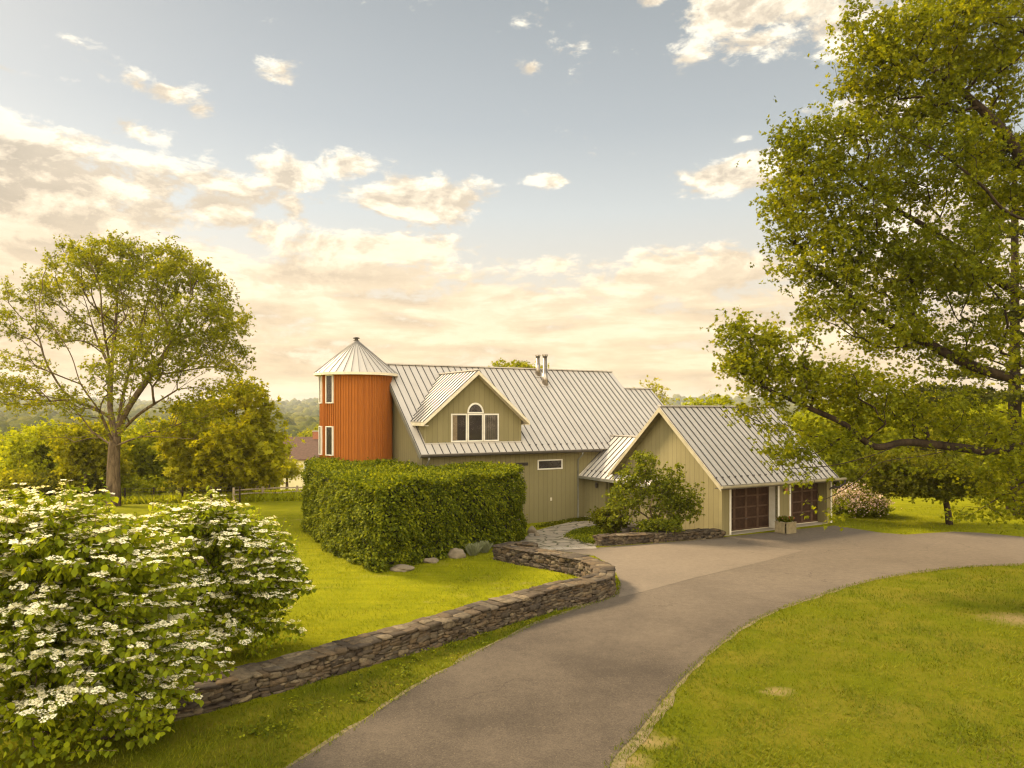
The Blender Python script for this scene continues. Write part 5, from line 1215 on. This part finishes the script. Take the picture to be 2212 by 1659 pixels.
# ------------------------------------------------------------------ viburnums
def viburnum(label, base, lob, nspray, voids):
    """tiers of level sprays: leaves hang below each twig, flat flower heads sit along its top"""
    base = np.array(base, float); root = empty('viburnum_shrub', tuple(base)); tag(root, label, 'shrub')
    sk = Skel([tuple(base + np.array([0,0,z])) for z in (-.1, .15, .35)], .35)
    cen = base + np.array([0, 0, 1.2])
    vol = np.array([r[0]*r[2] for c, r in lob]); vol /= vol.sum()
    starts = []; dirs = []; lens = []
    for (c, r), f in zip(lob, vol):
        k = int(nspray*f); d = randdir(k); d[:,2] = np.where(d[:,2] < -.5, -d[:,2], d[:,2])
        rr = np.where(RNG.random(k) < .78, RNG.uniform(.78, 1.12, k), RNG.uniform(.35, .8, k))
        e = np.array(c) + d*rr[:,None]*np.array(r)
        e = e[e[:,2] > base[2] + .12]
        for vc, vr in voids: e = e[(((e - np.array(vc))/np.array(vr))**2).sum(1) > 1]
        o = e - cen; o[:,2] *= .12; o = norm(o + RNG.normal(size=o.shape)*np.array([.28,.28,.04])); o[:,2] = RNG.normal(.10, .17, len(o)) + np.clip((e[:,2]-base[2]-3.0)*.28, 0, .5); o = norm(o)
        Ln = RNG.uniform(.5, 1.15, len(e)); starts.append(e - o*Ln[:,None]*.75); dirs.append(o); lens.append(Ln)
    S = np.concatenate(starts); D = np.concatenate(dirs); Ln = np.concatenate(lens)
    # quantise to tiers so that the layers read
    tier = .40; q = (S[:,2] - base[2])/tier; S[:,2] = base[2] + (np.floor(q) + .5 + (q - np.floor(q) - .5)*.75)*tier
    sk.grow(S, 1, .3, wig=.15); sk.tips = []
    LP=[];LY=[];LZ=[];LS=[]; FP=[];FY=[];FZ=[];FS=[]; CP=[];CY=[];CZ=[]
    up = np.array([0,0,1.])
    for s, d, l in zip(S, D, Ln):
        side = np.cross(d, up); side /= np.linalg.norm(side)+1e-9; nn = max(4, int(l/.085)); bare = RNG.random() < .26
        sk.limb(tuple(s), [tuple(s + d*l*.5 + up*.02), tuple(s + d*l)])
        for i in range(nn):
            t = (i + RNG.uniform(-.3,.3))/nn*l; c = s + d*t + up*(.04*math.sin(3*t/l)); w = .13*(1 - .4*t/l)
            for sg in (-1, 1):
                LP.append(c + RNG.normal(size=3)*.02); LY.append(side*sg*RNG.uniform(.5,1.1) + d*.4 - up*RNG.uniform(.5,1.3) + RNG.normal(size=3)*.2); LZ.append(up*.5 + side*sg*.6 + RNG.normal(size=3)*.3); LS.append(RNG.uniform(.09,.165))
                if not bare and t > l*.18 and RNG.random() < .58:
                    hc = c + side*sg*w*RNG.uniform(.35,1.0) + up*RNG.uniform(.035,.065); hr = RNG.uniform(.032,.050); tl = norm(up + RNG.normal(size=3)*.17 + d*.14); m = RNG.integers(6, 9)
                    hx = norm(np.cross(tl, side)); hy = np.cross(tl, hx)
                    for a in np.arange(m)*2*math.pi/m + RNG.uniform(0,6):
                        FP.append(hc + (hx*math.cos(a) + hy*math.sin(a))*hr*RNG.uniform(.85,1.15) + tl*RNG.uniform(0,.01)); FY.append(hx*math.cos(a+.5) + hy*math.sin(a+.5)); FZ.append(tl + RNG.normal(size=3)*.28); FS.append(RNG.uniform(.040,.064))
                    CP.append(hc); CY.append(hx); CZ.append(tl)
    # leafy shoots that stand up above the tiers
    for (c, r), f in zip(lob, vol):
        for _ in range(int(60*f)):
            a = RNG.uniform(0, 6.28); q = np.array(c) + np.array([math.cos(a)*r[0]*RNG.uniform(0,.75), math.sin(a)*r[1]*RNG.uniform(0,.75), r[2]*RNG.uniform(.55,.85)]); hh = RNG.uniform(.35,.8)
            d = norm(np.array([RNG.normal()*.3, RNG.normal()*.3, 1.])); sk.limb(tuple(q), [tuple(q + d*hh*.5), tuple(q + d*hh)])
            for i in range(9):
                b_ = RNG.uniform(0, 6.28); LP.append(q + d*hh*(i+1)/9); LY.append(np.array([math.cos(b_), math.sin(b_), -.25])); LZ.append(up + RNG.normal(size=3)*.3); LS.append(RNG.uniform(.09,.15)*(1.15 - .05*i))
    sk.mesh('stem', M['bark'], root, .07, .004, 2.2, offset=base, sides=(8,5,3))
    A = lambda x: np.array(x)
    # inner leaves that fill the shaded heart
    ni = nspray*5; ip = []
    for (c, r), f in zip(lob, vol):
        k = int(ni*f); ip.append(np.array(c) + randdir(k)*(RNG.uniform(.2,.75,k)[:,None])*np.array(r))
    ip = np.concatenate(ip); ip = ip[ip[:,2] > base[2] + .1]; k = len(ip)
    LPa = np.concatenate([A(LP), ip]); LYa = np.concatenate([A(LY), randdir(k) - up*.6]); LZa = np.concatenate([A(LZ), randdir(k) + up*.5]); LSa = np.concatenate([A(LS), RNG.uniform(.08,.13,k)])
    leaves('foliage', LPa, LYa, LZa, LSa, M['vib_leaf'], root, LEAF, base)
    leaves('blossom', A(FP), A(FY), A(FZ), A(FS), M['flower'], root, FLO, base)
    leaves('flower_centre', A(CP), A(CY), A(CZ), .05, M['fertile'], root, FLO, base)
V_ = lambda px, py, Y, rx, ry, rd: (np.array(Q(px, py, Y)), np.array([rx/F0*Y, rd, ry/F0*Y]))
b2 = Q(480, 1400, 17.3); b2.z = gz(b2.x, b2.y)
viburnum('white flowering shrub in level tiers standing behind the stone wall on the lawn side', b2,
    [V_(460,1250,17.3,150,150,1.7), V_(445,1145,17.3,70,66,1.1), V_(560,1290,17.3,85,110,1.3), V_(535,1180,17.3,75,52,1.1), V_(370,1180,17,70,80,1.2), V_(590,1220,17.5,45,60,.8), V_(560,1380,16.8,80,40,1), V_(380,1340,16.4,110,100,1.2), V_(610,1260,17.2,50,60,.7)], 860, [V_(530,1325,15.9,55,42,.9), V_(440,1215,15.9,60,18,.9), V_(395,1385,15.6,60,26,.8), V_(600,1370,16.2,40,14,.8)])
b1 = Vector((-8.1, 12.4, 0))
viburnum('largest white flowering shrub filling the lower left corner of the picture', b1,
    [V_(80,1330,12.6,240,260,2.1), V_(50,1172,12.8,165,95,1.6), V_(190,1185,13.0,85,62,1.2), V_(310,1250,14.2,90,100,1.2), V_(230,1300,12.6,170,170,1.7), V_(290,1450,12.4,120,120,1.3), V_(140,1500,12.0,180,140,1.5), V_(-60,1450,12,150,200,1.6), V_(340,1540,12.4,65,70,.8), V_(390,1440,13.2,85,60,1), V_(110,1590,11.7,210,70,1.2)], 1250, [V_(110,1610,10.8,200,55,1.0), V_(300,1500,11.2,60,28,.8), V_(60,1260,10.8,150,22,.9), V_(240,1370,11.0,60,20,.8), V_(200,1440,10.9,60,18,.8)])

# lavender clumps at the hedge foot by the wall end
for lb, px, py in (('grey green lavender clump under the hedge beside the wall end', 1045, 1194), ('smaller lavender clump left of the wall end under the hedge', 1022, 1200)):
    g = PG(px, py); n = 420; base = np.array([g.x, g.y, gz(g.x, g.y)]); a = RNG.uniform(0, 6.28, n); r = RNG.uniform(0, .16, n); d = np.column_stack([np.cos(a)*r*3, np.sin(a)*r*3, np.ones(n)]) + RNG.normal(size=(n,3))*.15
    p = base + np.column_stack([np.cos(a)*r, np.sin(a)*r, np.zeros(n)]); o = leaves('lavender', p, d, randdir(n), RNG.uniform(.25,.5,n), M['lavender'], None, tmpl([(0,0,0),(.03,.5,0),(.02,1,0),(-.02,1,0),(-.03,.5,0)], [(0,1,2,3,4)]), base); o.location = base; tag(o, lb, 'plant')

# ------------------------------------------------------------------ grass blades, weeds, ground cover
DP_ = [(p[0], p[1]) for p in inflate(drive_outline, .10)]
BL = tmpl([(-.10,0,0),(.10,0,0),(.06,.6,.12),(0,1,.3)], [(0,1,2,3)])
def blades(name, c, h, mat, label=None):
    n = len(c); a = RNG.uniform(0, 6.28, n); lean = RNG.uniform(.1, .9, n); y = np.column_stack([np.cos(a)*lean, np.sin(a)*lean, np.ones(n)]); z = np.column_stack([np.cos(a), np.sin(a), np.full(n, .2)])
    p = np.column_stack([c, hz(c[:,0], c[:,1])]); return leaves(name, p, y, z, h, mat, None, BL)
M['blade'] = leafmat('grass blades', [(.22,.18,.04), (.115,.14,.004), (.18,.20,.005), (.25,.25,.007), (.34,.315,.012)], .35, .35, patch=.6)
def sample_lawn(n, y0, y1):
    Y = y0*(y1/y0)**RNG.uniform(0, 1, n); X = RNG.uniform(-.73, .73, n)*Y; c = np.column_stack([X, Y])
    wl = [(p[0], p[1]) for p in walk]
    keep = ~inside(c, DP_) & ~inside(c, wl) & ~inside(c, [(q.x, q.y) for q in bed])
    v = hv(c[:,0], c[:,1]); u = (c[:,0]-HO.x)*C30 + (c[:,1]-HO.y)*.5
    keep &= ~((v > .3) & (u > 0) & (u < 19)) & ~((u > 10.3) & (v > -10.4) & (u < 18)) 
    for bx_, by_, br in BARE: keep &= ~((((c[:,0]-bx_)/br)**2 + ((c[:,1]-by_)*1.4/br)**2 < RNG.uniform(.3, 1.3, n)) & (RNG.random(n) < .6))
    return c[keep]
c_all = sample_lawn(270000, 9.5, 44)
M['blade_shade'] = leafmat('shade painted grass blades', [(.17,.13,.03), (.055,.075,.002), (.098,.118,.003), (.14,.15,.004), (.21,.20,.009)], .32, .3, patch=.6)  # darker set of the blade colours, foreground shade painted in
out_ = (.725*c_all[:,0] - .687*c_all[:,1] + 13.66 > 0) & (c_all[:,1] < 32)
c = c_all[out_]; ch = .6 + .5*np.sin(c[:,0]*2.1 + np.sin(c[:,1]*1.7)*2)*np.sin(c[:,1]*1.9 + np.cos(c[:,0]*1.3)*2)
o = blades('grass', c, (.036 + .032*np.clip(ch, .1, 1.2))*RNG.uniform(.6, 1.5, len(c))*np.clip(.7 + c[:,1]/40, .9, 1.5), M['blade_shade']); tag(o, 'grass with shade painted into its colour on both sides of the driveway outside the stone wall', 'grass', kind='stuff')
c = c_all[~out_]
Yc = c[:,1]
# clumpy height
ch = .6 + .5*np.sin(c[:,0]*2.1 + np.sin(c[:,1]*1.7)*2)*np.sin(c[:,1]*1.9 + np.cos(c[:,0]*1.3)*2)
o = blades('grass', c, (.034 + .026*np.clip(ch, .1, 1.2))*RNG.uniform(.6, 1.5, len(c))*np.clip(.7 + Yc/40, .9, 1.5), M['blade']); tag(o, 'bright short mown grass inside the stone wall and round the house', 'grass', kind='stuff')
# tufts and broad weeds along the drive edge
edge = []
for a, b in zip(drive_outline[:-1], drive_outline[1:]):
    a = Vector(a[:2]); b = Vector(b[:2])
    if (b-a).length > 3 or a.y > 34: continue
    k = int((b-a).length*170); t = RNG.uniform(0, 1, k); e = np.array(a) + (np.array(b)-np.array(a))*t[:,None] + RNG.normal(size=(k,2))*.13; edge.append(e)
edge = np.concatenate(edge); m = inside(edge, [(p[0], p[1]) for p in inflate(drive_outline, -.10)]); m2 = inside(edge, [(q.x, q.y) for q in apron]); w2 = np.array([[p.x, p.y] for p in wallside + [PG(1325,1288)]])
edge = edge[~m & ~m2]; edge = edge[(edge[:,1] < 31)]
o = blades('grass_tufts', edge, RNG.uniform(.03,.10,len(edge)), M['blade_shade']); tag(o, 'longer grass tufts fringing the driveway edge', 'grass', kind='stuff')
wc = []
for k in range(70):
    t = RNG.random(); a = PG(500 + 700*t, 1630 - 260*t - RNG.uniform(0, 75)) ; 
    if inside(np.array([[a.x, a.y]]), DP_)[0]: continue
    s = RNG.integers(5, 26); r = RNG.normal(size=(s,2))*RNG.uniform(.05,.16); wc.append(np.column_stack([a.x + r[:,0], a.y + r[:,1]]))
wc = np.concatenate(wc); n = len(wc); p = np.column_stack([wc, hz(wc[:,0], wc[:,1]) + RNG.uniform(.01,.07,n)])
o = leaves('weeds', p, randdir(n)*np.array([1,1,.3]) + np.array([0,0,.35]), np.array([0,0,1.]) + randdir(n)*.5, RNG.uniform(.03,.08,n), M['hedge_leaf'], None, LEAF); tag(o, 'broad leaved weeds in the grass strip beside the driveway', 'weeds', kind='stuff')
# ground cover by the walk and meadow grass beyond the fence
def cover(name, poly, n, size, mat, label, hgt=.12):
    pl = [(q.x, q.y) for q in poly]; xs_ = [q[0] for q in pl]; ys_ = [q[1] for q in pl]
    c = np.column_stack([RNG.uniform(min(xs_), max(xs_), n*2), RNG.uniform(min(ys_), max(ys_), n*2)]); c = c[inside(c, pl)][:n]; k = len(c)
    p = np.column_stack([c, hz(c[:,0], c[:,1]) + RNG.uniform(0, hgt, k)]); o = leaves(name, p, randdir(k) + np.array([0,0,.5]), randdir(k) + np.array([0,0,1.]), RNG.uniform(.6,1.3,k)*size, mat, None, LEAF); tag(o, label, 'ground cover', kind='stuff')
cover('ground_cover', [PG(*p) for p in [(1150,1142),(1180,1134),(1232,1124),(1262,1118),(1296,1120),(1280,1127),(1235,1128),(1190,1138)]], 3500, .08, M['dark_leaf'], 'dark green ground cover along the foot of the house wall')
cover('ground_cover', [PG(*p) for p in [(1216,1162),(1232,1150),(1262,1142),(1300,1140),(1345,1150),(1300,1160),(1282,1178),(1262,1176)]], 4500, .07, M['hedge_leaf'], 'bright green ground cover between the walk and the short stone wall')
# meadow behind the rail fence
Y = RNG.uniform(52, 80, 60000); X = RNG.uniform(-.75, -.25, 60000)*Y; c = np.column_stack([X, Y])
o = blades('meadow_grass', c, RNG.uniform(.25,.8,len(c)), M['yellow_leaf']); tag(o, 'tall meadow grass beyond the fence on the left', 'grass', kind='stuff')

# ------------------------------------------------------------------ valley trees (copies) and the far woods
protos = []
for i, (lf, h, r) in enumerate((('mid_leaf', 13, 5.2), ('yellow_leaf', 11, 4.8), ('tree_leaf', 15, 5.5), ('dark_leaf', 14, 4.6))):
    root = empty('woodland_tree', (0, 0, 0)); sk = Skel([(0,0,-.5),(0,0,2),(.2,0,4),(.1,.1,h*.5)], 1.3)
    lobes = [(np.array([0,0,h*.62]), np.array([r,r,h*.30])), (np.array([r*.35,r*.2,h*.8]), np.array([r*.6,r*.6,h*.18])), (np.array([-r*.4,-r*.3,h*.72]), np.array([r*.6,r*.6,h*.2])), (np.array([0,-r*.3,h*.4]), np.array([r*.8,r*.8,h*.18]))]
    sk.grow(lobe_points(lobes, 150), 1, .25); tk = sk.mesh('trunk', M['bark'], root, .3, .03, 2.4, sides=(6,4,3))
    cr_ = crown_leaves('crown', np.array([sk.p[k] for k in sk.tips]), 34, .62, .55, M[lf], root, TUFT, (0,0,0), .1, .7)
    protos.append((root, tk, cr_))
rows = []
rr_ = random.Random(5)
for k in range(230):
    Y = 95 * (520/95) ** rr_.random(); px = rr_.uniform(-60, 760); X = (px - CX)/F0*Y
    if Y < 140 and px < 760: continue
    rows.append((Y, X, px))
rows.sort()
shades = ('olive', 'yellow green', 'mid green', 'dark green')
for j, (Y, X, px) in enumerate(rows):
    i = rr_.randrange(4); root, tk, cr_ = protos[i]
    if not root.get('used'): r = root; r['used'] = 1
    else:
        r = root.copy(); COL.objects.link(r)
        for ch_ in (tk, cr_): c = ch_.copy(); COL.objects.link(c); c.parent = r
    s = rr_.uniform(.75, 1.25); s = min(s, (4.0 - gz(X, Y)) / ((13, 11, 15, 14)[i] * 1.12)); r.location = (X, Y, gz(X, Y) - .3); r.scale = (s, s, s*rr_.uniform(.9, 1.1)); r.rotation_euler = (0, 0, rr_.uniform(0, 6.28))
    tag(r, '%s leafy tree among the wooded valley trees beyond the meadow' % shades[i], 'tree', 'valley wood %s trees' % shades[i])
for r, _, _ in protos:
    if 'used' in r: del r['used']
for r in [o for o in COL.objects if o.name.startswith('woodland_tree') and 'used' in o]: del r['used']
# far woods: thousands of crowns in one mesh
bm = bmesh.new(); bmesh.ops.create_icosphere(bm, subdivisions=2, radius=1); iv = np.array([tuple(v.co) for v in bm.verts]); ifc = np.array([[v.index for v in f.verts] for f in bm.faces]); bm.free()
N = 9000; Y = 430 * (4200/430) ** RNG.uniform(0, 1, N)**.8; X = RNG.uniform(-.80, .80, N)*Y; keep = (X/Y < -.15) | (RNG.random(N) < .5); X, Y = X[keep], Y[keep]; N = len(X)
Z = hz(X, Y); s = RNG.uniform(5, 9, N)*(1 + Y/2600); hgt = s*RNG.uniform(.8, 1.2, N)
V = iv[None]*(1 + RNG.uniform(-.22, .22, (N, len(iv), 1)))*np.stack([s, s, hgt], -1)[:, None, :] + np.stack([X, Y, Z + hgt*.6], -1)[:, None, :]
F = ifc[None] + (np.arange(N)*len(iv))[:, None, None]
def farmat():
    m = bpy.data.materials.new('far canopy'); m.use_nodes = True; t = NT(m.node_tree); b = t.n['Principled BSDF']; b.inputs['Roughness'].default_value = 1; b.inputs['Specular IOR Level'].default_value = 0
    co = t.node('ShaderNodeTexCoord').outputs['Object']; rnd = t.node('ShaderNodeNewGeometry').outputs['Random Per Island']
    f = t.math('ADD', t.math('MULTIPLY', rnd, .45), t.math('ADD', t.math('MULTIPLY', t.noise(co, .4, 5, .7), .35), t.math('MULTIPLY', t.noise(co, .006, 3, .5), .3)))
    t.l.new(t.ramp(t.mrange(f, .2, .85), [(0, (.035,.042,.010)), (.5, (.085,.088,.014)), (1, (.15,.135,.020))]), b.inputs['Base Color'])
    bn = t.node('ShaderNodeBump'); bn.inputs['Strength'].default_value = 1; bn.inputs['Distance'].default_value = 1.5; t.l.new(t.noise(co, .8, 5, .7), bn.inputs['Height']); t.l.new(bn.outputs[0], b.inputs['Normal']); return m
o = mesh_np('distant_forest', V.reshape(-1, 3), F.reshape(-1, 3), np.full(len(F.reshape(-1, 3)), 3), farmat()); tag(o, 'far off wooded hills fading to the horizon', 'forest', kind='stuff')

# ------------------------------------------------------------------ haze
HAZE = True
if HAZE:
    zmin = float(ZZ.min()) - 2
    hb = MB().box(-4300, 4300, -70, 4700, zmin, 95)
    m = bpy.data.materials.new('haze'); m.use_nodes = True; t = NT(m.node_tree); t.n.clear(); out = t.node('ShaderNodeOutputMaterial'); v = t.node('ShaderNodeVolumePrincipled')
    v.inputs['Color'].default_value = (.80,.82,.85,1); v.inputs['Density'].default_value = .00012; v.inputs['Anisotropy'].default_value = .2
    t.l.new(v.outputs[0], out.inputs['Volume'])
    o = hb.build('haze', m); tag(o, 'thin evening haze over the far valley', 'haze', kind='stuff')
